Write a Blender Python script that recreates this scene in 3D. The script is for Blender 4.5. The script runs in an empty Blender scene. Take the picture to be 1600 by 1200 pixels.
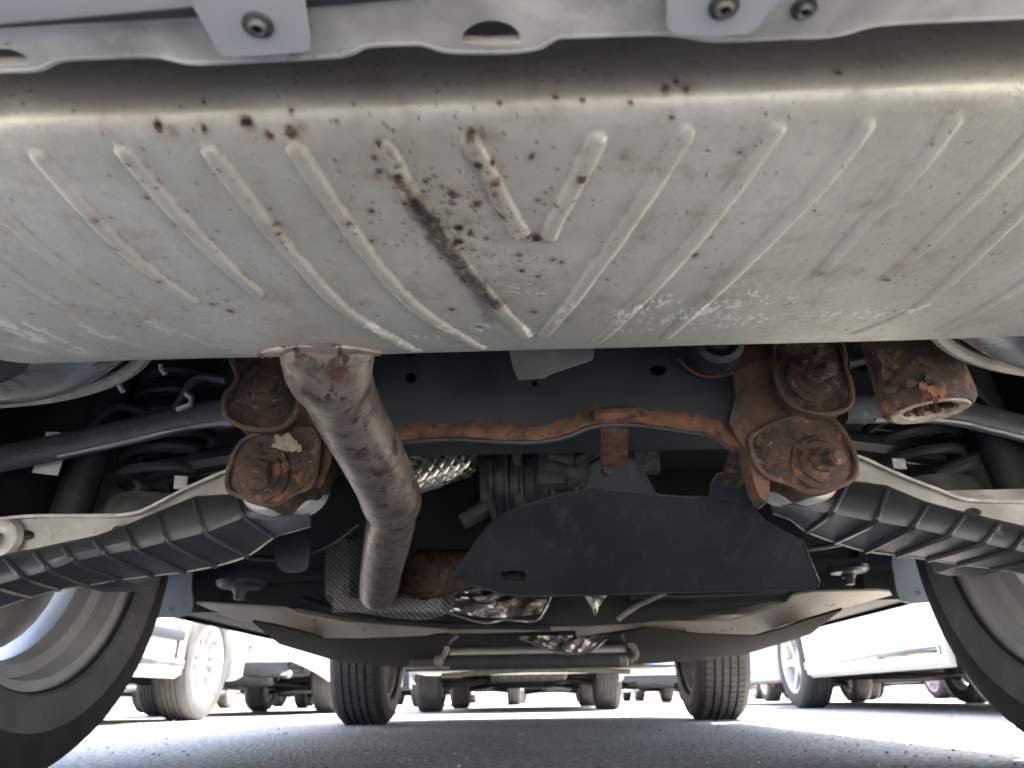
import bpy, bmesh, math, random
import numpy as np
from mathutils import Vector, Matrix
from math import radians, sin, cos, pi, tan, sqrt
random.seed(7); rng = np.random.default_rng(11)
S = bpy.context.scene
COL = S.collection

# ------------------------------------------------------------------ camera
CAM = Vector((-0.005, 0.0, 0.10)); FPX = 1170.0
cd = bpy.data.cameras.new('camera'); cam = bpy.data.objects.new('camera', cd); COL.objects.link(cam)
CM = Matrix.Rotation(radians(1.5), 3, 'Z') @ Matrix.Rotation(radians(90+22.8), 3, 'X') @ Matrix.Rotation(radians(-0.9), 3, 'Z')
cam.matrix_world = Matrix.Translation(CAM) @ CM.to_4x4()
cd.sensor_width = 36; cd.lens = 36*FPX/1600; cd.clip_start = 0.01; cd.clip_end = 3000
cd.dof.use_dof = True; cd.dof.focus_distance = 0.55; cd.dof.aperture_fstop = 14
S.camera = cam

# ------------------------------------------------------------------ sky, sun, exposure
SUN_EL, SUN_AZ = 62, 50      # azimuth clockwise from +Y: the sun stands high ahead of the car, to the right
w = bpy.data.worlds.new('World'); S.world = w; w.use_nodes = True
nt = w.node_tree; bg = nt.nodes['Background']
sky = nt.nodes.new('ShaderNodeTexSky'); sky.sky_type = 'NISHITA'; sky.sun_disc = False
sky.sun_elevation = radians(SUN_EL); sky.sun_rotation = radians(SUN_AZ)
sky.air_density = .8; sky.dust_density = 2.0; sky.ozone_density = 1.0
nt.links.new(sky.outputs[0], bg.inputs[0]); bg.inputs[1].default_value = 0.15
sl = bpy.data.lights.new('sun', 'SUN'); sl.energy = 4.3; sl.angle = radians(0.5); sl.color = (1, .95, .88)
so = bpy.data.objects.new('sun', sl); COL.objects.link(so)
sd = Vector((sin(radians(SUN_AZ))*cos(radians(SUN_EL)), cos(radians(SUN_AZ))*cos(radians(SUN_EL)), sin(radians(SUN_EL))))
so.rotation_euler = sd.to_track_quat('Z', 'Y').to_euler(); so.location = (0, -3, 8)
S.view_settings.view_transform = 'Standard'; S.view_settings.look = 'None'
S.view_settings.exposure = 3.25; S.view_settings.gamma = 1; S.view_settings.use_curve_mapping = False
S.view_settings.use_white_balance = True; S.view_settings.white_balance_temperature = 7000; S.view_settings.white_balance_tint = 10
S.render.engine = 'CYCLES'; S.cycles.use_denoising = True
S.cycles.max_bounces = 10; S.cycles.diffuse_bounces = 6; S.cycles.glossy_bounces = 5
S.cycles.sample_clamp_indirect = 12
S.cycles.caustics_reflective = False; S.cycles.caustics_refractive = False

# ------------------------------------------------------------------ helpers
def at(px, py, X=None, Y=None, Z=None):
    """World point seen at a pixel of the 1600x1200 photograph, on the given world plane."""
    d = CM @ Vector(((px-800)/FPX, -(py-600)/FPX, -1.0))
    s = (X-CAM.x)/d.x if X is not None else (Y-CAM.y)/d.y if Y is not None else (Z-CAM.z)/d.z
    return CAM + s*d
def depth(P):
    return -(CM.transposed() @ (Vector(P)-CAM)).z
def px2m(n, P): return n*depth(P)/FPX

def mesh_obj(name, bm, mat, parent=None, smooth=True, ang=35):
    me = bpy.data.meshes.new(name); bmesh.ops.recalc_face_normals(bm, faces=bm.faces)
    bm.to_mesh(me); bm.free()
    return link(name, me, mat, parent, smooth, ang)
def link(name, me, mat, parent=None, smooth=True, ang=35):
    if mat: 
        me.materials.clear(); me.materials.append(mat)
    if smooth:
        me.shade_smooth()
        try: me.set_sharp_from_angle(angle=radians(ang))
        except Exception: pass
    o = bpy.data.objects.new(name, me); COL.objects.link(o)
    if parent is not None:
        o.parent = parent; wp = parent.location.copy(); p = parent.parent
        while p is not None: wp += p.location; p = p.parent
        if not LOCAL[0]: o.location = -wp
    return o
LOCAL = [False]     # True while a prototype car is built in its own coordinates
def thing(name, label, cat, loc=(0, 0, 0), group=None):
    o = bpy.data.objects.new(name, None); COL.objects.link(o); o.location = loc
    o.empty_display_size = .2; o['label'] = label; o['category'] = cat
    if group: o['group'] = group
    return o

def add_box(bm, c, s, rot=None, bev=0):
    r = bmesh.ops.create_cube(bm, size=1.0); vs = r['verts']
    M = Matrix.Translation(Vector(c)) @ (rot.to_4x4() if rot else Matrix.Identity(4)) @ Matrix.Diagonal((*s, 1))
    bmesh.ops.transform(bm, matrix=M, verts=vs)
    if bev:
        es = list({e for v in vs for e in v.link_edges})
        bmesh.ops.bevel(bm, geom=es, offset=bev, segments=2, affect='EDGES', profile=.6)
def frames(pts):
    T = []
    for i in range(len(pts)):
        a = pts[max(i-1, 0)]; b = pts[min(i+1, len(pts)-1)]; T.append((b-a).normalized())
    n = T[0].orthogonal().normalized(); N = [n]
    for i in range(1, len(pts)):
        n = (N[-1]-T[i]*N[-1].dot(T[i])).normalized(); N.append(n)
    return T, N
def add_tube(bm, pts, r, seg=16, cap=True, sq=None, up=None, wob=0):
    pts = [Vector(p) for p in pts]; T, N = frames(pts); rings = []
    for i, p in enumerate(pts):
        t = T[i]; n = N[i]
        if up is not None: n = (Vector(up)-t*Vector(up).dot(t)).normalized()
        b = t.cross(n); ri = r[i] if isinstance(r, (list, tuple)) else r; ring = []
        for k in range(seg):
            a = 2*pi*k/seg; ra = ri*(1+wob*random.uniform(-1, 1))
            x, y = cos(a)*ra, sin(a)*ra
            if sq: x *= sq[0]; y *= sq[1]
            ring.append(bm.verts.new(p+n*x+b*y))
        rings.append(ring)
    for A, B in zip(rings, rings[1:]):
        for k in range(seg): bm.faces.new((A[k], A[(k+1) % seg], B[(k+1) % seg], B[k]))
    if cap:
        bm.faces.new(rings[0][::-1]); bm.faces.new(rings[-1])
    return rings
def catmull(P, n=8):
    P = [Vector(p) for p in P]; out = []
    Q = [2*P[0]-P[1]]+P+[2*P[-1]-P[-2]]
    for i in range(1, len(Q)-2):
        for k in range(n):
            t = k/n; a, b, c, d = Q[i-1], Q[i], Q[i+1], Q[i+2]
            out.append(.5*((2*b)+(c-a)*t+(2*a-5*b+4*c-d)*t*t+(3*b-a-3*c+d)*t**3))
    return out+[P[-1]]
def add_lathe(bm, prof, o, axis='Z', seg=32, closed=False, wob=0):
    """prof: (radius, along axis) pairs."""
    o = Vector(o); A = {'X': Vector((1, 0, 0)), 'Y': Vector((0, 1, 0)), 'Z': Vector((0, 0, 1))}[axis] if isinstance(axis, str) else Vector(axis).normalized()
    n = A.orthogonal().normalized(); b = A.cross(n); rings = []
    for r, h in prof:
        if r < 1e-6: rings.append([bm.verts.new(o+A*h)])
        else: rings.append([bm.verts.new(o+A*h+(n*cos(2*pi*k/seg)+b*sin(2*pi*k/seg))*r*(1+wob*random.uniform(-1, 1))) for k in range(seg)])
    prs = list(zip(rings, rings[1:]))
    if closed: prs.append((rings[-1], rings[0]))
    for P, Q in prs:
        for k in range(seg):
            k2 = (k+1) % seg
            if len(P) == 1 and len(Q) == 1: continue
            if len(P) == 1: bm.faces.new((P[0], Q[k2], Q[k]))
            elif len(Q) == 1: bm.faces.new((P[k], P[k2], Q[0]))
            else: bm.faces.new((P[k], P[k2], Q[k2], Q[k]))
def ellipse(cx, cy, rx, ry, n=16, a0=0, a1=2*pi):
    return [(cx+rx*cos(a0+(a1-a0)*k/n), cy+ry*sin(a0+(a1-a0)*k/n)) for k in range(n)]
def smooth_loop(pl, n=4):
    out = []; m = len(pl)
    for i in range(m):
        a, b, c, d = [Vector((*pl[(i+j) % m][:2], 0)) for j in (-1, 0, 1, 2)]
        for k in range(n):
            t = k/n; q = .5*((2*b)+(c-a)*t+(2*a-5*b+4*c-d)*t*t+(3*b-a-3*c+d)*t**3); out.append((q.x, q.y))
    return out
def add_plate(bm, loop, place, vec=(0, .004, 0), holes=(), bev=0):
    """A flat sheet with real thickness: loop and holes are 2D, place(x, y) gives the world point, vec the thickness."""
    vec = Vector(vec); edges = []; allv = []
    for lp in (loop, *holes):
        vs = [bm.verts.new(place(x, y)) for x, y in lp]; allv += vs
        edges += [bm.edges.new((vs[i], vs[(i+1) % len(vs)])) for i in range(len(vs))]
    # fill in 2D so that holes stay open, then restore the positions
    pos = [v.co.copy() for v in allv]; flat = [p for lp in (loop, *holes) for p in lp]
    for v, (x, y) in zip(allv, flat): v.co = (x, y, 0)
    r = bmesh.ops.triangle_fill(bm, use_beauty=True, use_dissolve=False, edges=edges, normal=(0, 0, 1))
    for v, p in zip(allv, pos): v.co = p
    fs = [g for g in r['geom'] if isinstance(g, bmesh.types.BMFace)]
    ex = bmesh.ops.extrude_face_region(bm, geom=fs, use_keep_orig=True)
    vs = [g for g in ex['geom'] if isinstance(g, bmesh.types.BMVert)]
    for v in vs: v.co += vec
def BM(): return bmesh.new()

# ------------------------------------------------------------------ materials
def nodes(m): return m.node_tree.nodes, m.node_tree.links
def mat(name, c1, c2=None, rough=.5, metal=0., scale=30, bump=0, bscale=None, detail=6, spots=None, spec=.5, pos=(.35, .65), coat=0, rvar=.1):
    """Principled paint / metal / plastic: two tones mixed by noise, fine relief, optional dirt or rust spots (colour, scale, threshold)."""
    m = bpy.data.materials.new(name); m.use_nodes = True; N, L = nodes(m); b = N['Principled BSDF']
    b.inputs['Metallic'].default_value = metal; b.inputs['Specular IOR Level'].default_value = spec
    b.inputs['Coat Weight'].default_value = coat
    tc = N.new('ShaderNodeTexCoord'); n1 = N.new('ShaderNodeTexNoise'); n1.inputs['Scale'].default_value = scale; n1.inputs['Detail'].default_value = detail
    L.new(tc.outputs['Object'], n1.inputs['Vector'])
    cr = N.new('ShaderNodeValToRGB'); cr.color_ramp.elements[0].position = pos[0]; cr.color_ramp.elements[1].position = pos[1]
    cr.color_ramp.elements[0].color = (*c1, 1); cr.color_ramp.elements[1].color = (*(c2 or c1), 1)
    L.new(n1.outputs['Fac'], cr.inputs['Fac']); col = cr.outputs[0]
    rr = N.new('ShaderNodeMapRange'); rr.inputs['To Min'].default_value = max(rough-rvar, .02); rr.inputs['To Max'].default_value = min(rough+rvar, 1)
    L.new(n1.outputs['Fac'], rr.inputs['Value']); L.new(rr.outputs[0], b.inputs['Roughness'])
    for sp in (spots or []):
        n2 = N.new('ShaderNodeTexNoise'); n2.inputs['Scale'].default_value = sp[1]; n2.inputs['Detail'].default_value = 8; n2.inputs['Roughness'].default_value = .65
        mp = N.new('ShaderNodeMapping'); mp.inputs['Location'].default_value = (sp[1]*.37, 3.1, 7.7)
        if len(sp) > 3: mp.inputs['Scale'].default_value = sp[3]
        L.new(tc.outputs['Object'], mp.inputs[0]); L.new(mp.outputs[0], n2.inputs['Vector'])
        r2 = N.new('ShaderNodeMapRange'); r2.inputs['From Min'].default_value = sp[2]; r2.inputs['From Max'].default_value = sp[2]+.06
        L.new(n2.outputs['Fac'], r2.inputs['Value']); mx = N.new('ShaderNodeMix'); mx.data_type = 'RGBA'
        L.new(r2.outputs[0], mx.inputs[0]); L.new(col, mx.inputs[6]); mx.inputs[7].default_value = (*sp[0], 1); col = mx.outputs[2]
    L.new(col, b.inputs['Base Color'])
    if bump:
        n3 = N.new('ShaderNodeTexNoise'); n3.inputs['Scale'].default_value = bscale or scale*2; n3.inputs['Detail'].default_value = 8
        L.new(tc.outputs['Object'], n3.inputs['Vector']); bp = N.new('ShaderNodeBump'); bp.inputs['Strength'].default_value = 1; bp.inputs['Distance'].default_value = bump
        L.new(n3.outputs['Fac'], bp.inputs['Height']); L.new(bp.outputs[0], b.inputs['Normal'])
    return m
M = {}
RUSTD, RUSTM, RUSTL = (.035, .016, .010), (.115, .048, .022), (.26, .115, .05)
M['rust'] = mat('rusted_steel', (.028, .019, .015), (.090, .053, .037), .8, .15, 45, .003, 70, spots=[((.20, .085, .036), 55, .56), ((.020, .015, .014), 50, .57), ((.21, .17, .14), 120, .62), ((.05, .055, .05), 28, .62)])
M['rust_orange'] = mat('orange_rust', (.065, .033, .021), (.185, .088, .046), .85, 0, 50, .002, 120, spots=[((.05, .028, .022), 60, .55), ((.11, .115, .10), 45, .60)])
M['rust_shell'] = mat('rust_shell', (.045, .028, .021), (.125, .074, .048), .75, .15, 30, .0022, 50, spots=[((.25, .15, .08), 40, .60), ((.03, .021, .018), 60, .60), ((.27, .23, .19), 100, .66)])
M['rust_edge'] = mat('worn_rust_edge', (.28, .21, .16), (.42, .36, .30), .7, .2, 140, .001, 200)
M['frame'] = mat('blue_black_steel', (.016, .020, .024), (.034, .040, .046), .5, 0, 14, .0006, 60, spots=[((.11, .11, .105), 240, .70), ((.07, .072, .07), 25, .68, (3, 3, .5))])
M['frame_rust'] = mat('frame_with_rust', (.03, .03, .03), (.10, .05, .03), .75, 0, 24, .0015, 80, spots=[((.13, .062, .036), 40, .5), ((.02, .02, .022), 30, .6)])
M['plastic'] = mat('black_plastic', (.012, .014, .017), (.026, .029, .033), .42, 0, 10, .0003, 300, spots=[((.15, .15, .145), 170, .73)])
M['shield'] = mat('dusty_shield_plastic', (.017, .020, .024), (.034, .038, .043), .5, 0, 7, .0012, 25, spots=[((.045, .048, .05), 12, .55, (4, 1, 1)), ((.20, .20, .19), 150, .69), ((.13, .13, .125), 60, .70)])
M['link'] = mat('grey_painted_link', (.024, .029, .035), (.055, .061, .068), .5, 0, 25, .001, 80, spots=[((.20, .20, .19), 110, .62)])
M['tyre_veiled'] = mat('flare_veiled_tyre', (.035, .036, .037), (.062, .062, .061), .8, 0, 12, .0006, 120)  # rubber colour raised to imitate lens flare veiling the other cars' tyres
M['under_veiled'] = mat('flare_veiled_underside', (.02, .022, .026), (.055, .058, .062), .7, 0, 8, .001, 40)  # underside tone lifted for the same flare veil over the other cars
M['cover'] = mat('dusty_black_plastic', (.018, .021, .025), (.045, .049, .054), .38, 0, 9, .0003, 120, spots=[((.15, .145, .135), 25, .66)])
M['dark'] = mat('dark_underseal', (.008, .009, .011), (.018, .02, .022), .7, 0, 12, .001, 40)
M['arm'] = mat('cast_aluminium_arm', (.24, .235, .22), (.40, .39, .365), .42, .35, 22, .0006, 120, spots=[((.20, .17, .13), 45, .62)])
M['arm_edge'] = mat('pale_arm_edge', (.30, .29, .26), (.46, .445, .41), .5, .2, 60, .0004, 120, spots=[((.22, .2, .17), 120, .6)])
M['sleeve'] = mat('bushing_sleeve', (.45, .46, .45), (.62, .63, .61), .45, .3, 20, .0003, 60)
M['pipe'] = None
M['zinc'] = mat('galvanised_flange', (.27, .26, .235), (.47, .455, .415), .6, .25, 34, .0010, 90, spots=[((.17, .17, .165), 60, .60), ((.52, .51, .48), 14, .6), ((.24, .20, .15), 22, .62), ((.2, .19, .18), 70, .68)])
M['bumper'] = mat('grey_blue_bumper_paint', (.25, .262, .275), (.28, .292, .305), .45, 0, 3, 0)
M['bolt'] = mat('black_bolt', (.035, .035, .037), (.08, .078, .075), .45, .6, 50, .0005, 150)
M['pan'] = mat('scuffed_steel_pan', (.30, .33, .37), (.45, .47, .50), .28, .9, 8, .0004, 40, spots=[((.15, .13, .11), 30, .6)])
M['seam'] = mat('pan_seam', (.20, .19, .16), (.33, .31, .27), .6, .3, 40, .0005, 100)
M['foil'] = mat('foil_heat_shield', (.38, .36, .33), (.60, .58, .55), .32, .9, 20, .0012, 60, spots=[((.12, .08, .05), 18, .6)])
M['dimple'] = mat('grey_heat_shield', (.20, .205, .21), (.30, .30, .30), .5, .5, 18, .0004, 60)
M['gear'] = mat('cast_housing', (.07, .075, .08), (.16, .165, .17), .55, .4, 30, .0015, 90, spots=[((.35, .35, .33), 180, .68)])
M['braid'] = mat('braided_wire', (.45, .44, .42), (.65, .64, .6), .3, 1., 60, 0)
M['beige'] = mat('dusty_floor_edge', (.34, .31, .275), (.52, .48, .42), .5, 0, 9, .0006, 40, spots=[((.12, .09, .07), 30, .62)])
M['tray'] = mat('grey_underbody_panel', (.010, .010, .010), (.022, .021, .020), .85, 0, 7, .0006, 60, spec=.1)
M['mud'] = mat('blue_grey_guard', (.16, .19, .22), (.26, .29, .33), .5, 0, 8, .0005, 40, spots=[((.08, .09, .10), 16, .62)])
M['white'] = mat('sticker_and_daylight', (.45, .45, .44), (.60, .60, .58), .6, 0, 60, 0, spots=[((.15, .15, .15), 90, .62)])  # paper tag, and the pale plates that imitate daylight
M['tyre'] = mat('tyre_rubber', (.020, .020, .021), (.038, .037, .036), .75, 0, 25, .0006, 160)
M['sidewall_band'] = mat('dusty_bead', (.10, .105, .105), (.15, .155, .15), .7, 0, 18, .0004, 60)
M['rim'] = mat('alloy_rim', (.50, .50, .49), (.64, .64, .63), .38, .25, 12, 0, spots=[((.2, .19, .17), 40, .68)])
M['rim_dark'] = mat('dark_alloy_rim', (.10, .10, .11), (.16, .16, .17), .35, .7, 12, 0)
M['disc'] = mat('brake_disc', (.25, .24, .23), (.35, .33, .31), .4, .9, 30, 0)
M['white_paint'] = mat('white_car_paint', (.78, .78, .77), (.80, .80, .79), .3, 0, 3, 0, coat=.6)
M['silver_paint'] = mat('silver_car_paint', (.50, .51, .53), (.54, .55, .57), .35, .4, 3, 0, coat=.6)
M['grey_paint'] = mat('grey_car_paint', (.10, .11, .12), (.12, .13, .14), .35, .3, 3, 0, coat=.6)
M['black_paint'] = mat('black_car_paint', (.015, .016, .018), (.02, .021, .023), .3, .2, 3, 0, coat=.6)
M['blue_paint'] = mat('blue_car_paint', (.05, .09, .18), (.06, .10, .20), .3, .3, 3, 0, coat=.6)
M['red_paint'] = mat('red_car_paint', (.30, .02, .02), (.33, .025, .025), .3, .2, 3, 0, coat=.6)
M['our_paint'] = mat('pale_grey_car_paint', (.42, .44, .47), (.45, .47, .50), .3, .3, 3, 0, coat=.6)
M['glass'] = mat('tinted_window', (.01, .012, .014), (.015, .017, .02), .06, 0, 2, 0)
M['redlens'] = mat('red_lens', (.55, .01, .03), (.7, .015, .04), .15, 0, 4, 0)
M['clearlens'] = mat('clear_lens', (.6, .62, .64), (.75, .77, .8), .12, .2, 4, 0)
M['plate'] = mat('number_plate', (.42, .52, .68), (.50, .60, .74), .4, 0, 8, 0)
M['ink'] = mat('plate_ink', (.03, .05, .12), (.04, .06, .14), .5, 0, 8, 0)
M['chrome'] = mat('chrome_trim', (.6, .6, .6), (.7, .7, .7), .12, 1., 10, 0)
M['line'] = mat('worn_road_paint', (.55, .54, .46), (.72, .71, .62), .8, 0, 9, .0004, 200, spots=[((.2, .2, .19), 30, .58)])
M['stone'] = mat('loose_grit', (.10, .10, .095), (.55, .54, .50), .9, 0, 25, 0, detail=2)

def pipe_mat():
    m = mat('heat_stained_pipe', (.13, .105, .092), (.24, .205, .178), .42, .45, 45, .0008, 90,
            spots=[((.060, .036, .033), 60, .54, (1.2, .8, 1)), ((.115, .062, .045), 24, .56), ((.30, .26, .225), 34, .62), ((.085, .045, .035), 110, .60), ((.16, .075, .05), 60, .66)], detail=8)
    return m
M['pipe'] = pipe_mat()

def asphalt():
    m = bpy.data.materials.new('asphalt'); m.use_nodes = True; N, L = nodes(m); b = N['Principled BSDF']
    tc = N.new('ShaderNodeTexCoord')
    v = N.new('ShaderNodeTexVoronoi'); v.inputs['Scale'].default_value = 95; L.new(tc.outputs['Object'], v.inputs['Vector'])
    n = N.new('ShaderNodeTexNoise'); n.inputs['Scale'].default_value = 60; n.inputs['Detail'].default_value = 10; n.inputs['Roughness'].default_value = .7; L.new(tc.outputs['Object'], n.inputs['Vector'])
    big = N.new('ShaderNodeTexNoise'); big.inputs['Scale'].default_value = 1.3; big.inputs['Detail'].default_value = 6; L.new(tc.outputs['Object'], big.inputs['Vector'])
    c1 = N.new('ShaderNodeValToRGB'); e = c1.color_ramp.elements; e[0].position = .38; e[0].color = (.21, .205, .195, 1); e[1].position = .62; e[1].color = (.80, .785, .75, 1)
    L.new(n.outputs['Fac'], c1.inputs['Fac'])
    c2 = N.new('ShaderNodeMapRange'); c2.inputs['From Min'].default_value = .3; c2.inputs['From Max'].default_value = .7; c2.inputs['To Min'].default_value = .72; c2.inputs['To Max'].default_value = 1.2
    L.new(big.outputs['Fac'], c2.inputs['Value'])
    mx = N.new('ShaderNodeMix'); mx.data_type = 'RGBA'; mx.blend_type = 'MULTIPLY'; mx.inputs[0].default_value = 1
    L.new(c1.outputs[0], mx.inputs[6]); L.new(c2.outputs[0], mx.inputs[7])
    hs = N.new('ShaderNodeMix'); hs.data_type = 'RGBA'; hs.inputs[0].default_value = .25
    L.new(mx.outputs[2], hs.inputs[6]); L.new(v.outputs['Color'], hs.inputs[7])
    bw = N.new('ShaderNodeRGBToBW'); L.new(hs.outputs[2], bw.inputs[0])
    tint = N.new('ShaderNodeMix'); tint.data_type = 'RGBA'; tint.blend_type = 'MULTIPLY'; tint.inputs[0].default_value = 1; tint.inputs[7].default_value = (1.03, 1.0, .93, 1)
    L.new(bw.outputs[0], tint.inputs[6]); L.new(tint.outputs[2], b.inputs['Base Color'])
    b.inputs['Roughness'].default_value = .85
    bp = N.new('ShaderNodeBump'); bp.inputs['Strength'].default_value = 1; bp.inputs['Distance'].default_value = .009
    ad = N.new('ShaderNodeMath'); ad.operation = 'SUBTRACT'; L.new(n.outputs['Fac'], ad.inputs[0]); L.new(v.outputs['Distance'], ad.inputs[1])
    L.new(ad.outputs[0], bp.inputs['Height']); L.new(bp.outputs[0], b.inputs['Normal'])
    return m
M['asphalt'] = asphalt()

def muffler_mat():
    """Aluminised steel. The attribute 'stain' holds rust (R), soot (G), bright scratches (B); 'haze' the pale brown bloom round them."""
    m = bpy.data.materials.new('aluminised_steel'); m.use_nodes = True; N, L = nodes(m); b = N['Principled BSDF']
    tc = N.new('ShaderNodeTexCoord'); A = N.new('ShaderNodeAttribute'); A.attribute_name = 'stain'; H = N.new('ShaderNodeAttribute'); H.attribute_name = 'haze'
    def noise(s, d=8, r=.6, sc=None, loc=(0, 0, 0)):
        n = N.new('ShaderNodeTexNoise'); n.inputs['Scale'].default_value = s; n.inputs['Detail'].default_value = d; n.inputs['Roughness'].default_value = r
        mp = N.new('ShaderNodeMapping'); mp.inputs['Location'].default_value = loc
        if sc: mp.inputs['Scale'].default_value = sc
        L.new(tc.outputs['Object'], mp.inputs[0]); L.new(mp.outputs[0], n.inputs['Vector']); return n.outputs['Fac']
    def rng_(x, a, b_, c=0., d=1.):
        r = N.new('ShaderNodeMapRange'); r.inputs['From Min'].default_value = a; r.inputs['From Max'].default_value = b_; r.inputs['To Min'].default_value = c; r.inputs['To Max'].default_value = d
        L.new(x, r.inputs['Value']); return r.outputs[0]
    def mix(f, a, c, k=1.):
        mx = N.new('ShaderNodeMix'); mx.data_type = 'RGBA'
        if k != 1:
            q = N.new('ShaderNodeMath'); q.operation = 'MULTIPLY'; L.new(f, q.inputs[0]); q.inputs[1].default_value = k; f = q.outputs[0]
        L.new(f, mx.inputs[0])
        if isinstance(a, tuple): mx.inputs[6].default_value = (*a, 1)
        else: L.new(a, mx.inputs[6])
        if isinstance(c, tuple): mx.inputs[7].default_value = (*c, 1)
        else: L.new(c, mx.inputs[7])
        return mx.outputs[2]
    def mul(a, c):
        q = N.new('ShaderNodeMath'); q.operation = 'MULTIPLY'; L.new(a, q.inputs[0])
        if isinstance(c, float): q.inputs[1].default_value = c
        else: L.new(c, q.inputs[1])
        return q.outputs[0]
    col = mix(rng_(noise(7, 8, .6), .35, .65), (.42, .405, .345), (.56, .54, .475))
    col = mix(rng_(noise(160, 4, .6), .4, .75), col, (.36, .34, .30), .35)
    col = mix(rng_(noise(90, 5, .6, (1, .18, 1)), .55, .8), col, (.33, .30, .26), .45)
    col = mix(rng_(noise(45, 6, .7, None, (3, 5, 1)), .54, .68), col, (.33, .25, .18), .5)      # faint brown bloom
    sep = N.new('ShaderNodeSeparateColor'); L.new(A.outputs['Color'], sep.inputs[0])
    hz = mul(H.outputs['Fac'], rng_(noise(120, 6, .65), .3, .6, .35, 1.))
    col = mix(hz, col, (.24, .155, .10), .9)
    fine = rng_(noise(330, 5, .6), .63, .70)                                                     # tiny rust pin pricks
    col = mix(mul(fine, rng_(noise(11, 4, .6, None, (9, 1, 1)), .40, .62)), col, (.07, .035, .022), .85)
    rust = mul(sep.outputs[0], rng_(noise(260, 4, .6), .25, .55, .55, 1.))
    col = mix(rust, col, mix(rng_(noise(140, 4), .4, .6), (.016, .009, .008), (.085, .042, .026)))
    col = mix(mul(sep.outputs[1], rng_(noise(200, 5, .65), .3, .55, .6, 1.)), col, (.010, .009, .010), .97)
    col = mix(sep.outputs[2], col, (.78, .77, .70), .9)
    L.new(col, b.inputs['Base Color'])
    b.inputs['Specular IOR Level'].default_value = .15
    mt = N.new('ShaderNodeMapRange'); mt.inputs['To Min'].default_value = .45; mt.inputs['To Max'].default_value = 0.0
    add = N.new('ShaderNodeMath'); add.operation = 'ADD'; add.use_clamp = True; L.new(rust, add.inputs[0]); L.new(sep.outputs[1], add.inputs[1])
    L.new(add.outputs[0], mt.inputs['Value']); L.new(mt.outputs[0], b.inputs['Metallic'])
    L.new(rng_(noise(25, 6, .6), .3, .7, .36, .52), b.inputs['Roughness'])
    bp = N.new('ShaderNodeBump'); bp.inputs['Distance'].default_value = .0005; bp.inputs['Strength'].default_value = 1
    hgt = N.new('ShaderNodeMath'); hgt.operation = 'ADD'; L.new(noise(150, 6, .6), hgt.inputs[0]); L.new(mul(add.outputs[0], .3), hgt.inputs[1])
    L.new(hgt.outputs[0], bp.inputs['Height']); L.new(bp.outputs[0], b.inputs['Normal'])
    return m
M['muffler'] = muffler_mat()

def woven_mat():
    m = mat('dimpled_shield', (.17, .175, .18), (.27, .27, .27), .45, .6, 18)
    N, L = nodes(m); b = N['Principled BSDF']; tc = N.new('ShaderNodeTexCoord'); mp = N.new('ShaderNodeMapping'); mp.inputs['Rotation'].default_value = (0, radians(50), 0)
    wv = N.new('ShaderNodeTexWave'); wv.inputs['Scale'].default_value = 45; wv.inputs['Distortion'].default_value = 3; wv.inputs['Detail'].default_value = 2
    L.new(tc.outputs['Object'], mp.inputs[0]); L.new(mp.outputs[0], wv.inputs['Vector']); bp = N.new('ShaderNodeBump'); bp.inputs['Distance'].default_value = .002
    L.new(wv.outputs['Fac'], bp.inputs['Height']); L.new(bp.outputs[0], b.inputs['Normal']); return m
M['woven'] = woven_mat()

# ------------------------------------------------------------------ ground
bm = BM()
bmesh.ops.create_grid(bm, x_segments=8, y_segments=8, size=1500)
g = mesh_obj('asphalt_ground', bm, M['asphalt']); g['kind'] = 'structure'
for x0 in (-4.35, -1.42, 1.42, 4.35):
    bm = BM(); add_box(bm, (x0, 3.4, .003), (.09, 5.4, .004)); o = mesh_obj('parking_line', bm, M['line']); o['kind'] = 'structure'
bm = BM()
for i in range(1500):
    y = 1.1+random.random()**1.6*4.5; x = random.uniform(-.75, .75)*y; r = random.choice([.0012, .0015, .002, .002, .003, .0045])*(.5+.3*y)*.8
    v = bmesh.ops.create_icosphere(bm, subdivisions=1, radius=r)['verts']
    for q in v: q.co = Vector((q.co.x*random.uniform(.7, 1.3)+x, q.co.y*random.uniform(.7, 1.2)+y, q.co.z*.7+r*.4))
o = mesh_obj('loose_grit', bm, M['stone'], smooth=False); o['kind'] = 'stuff'; o['label'] = 'loose grit and small stones scattered on the asphalt'; o['category'] = 'grit'

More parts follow.
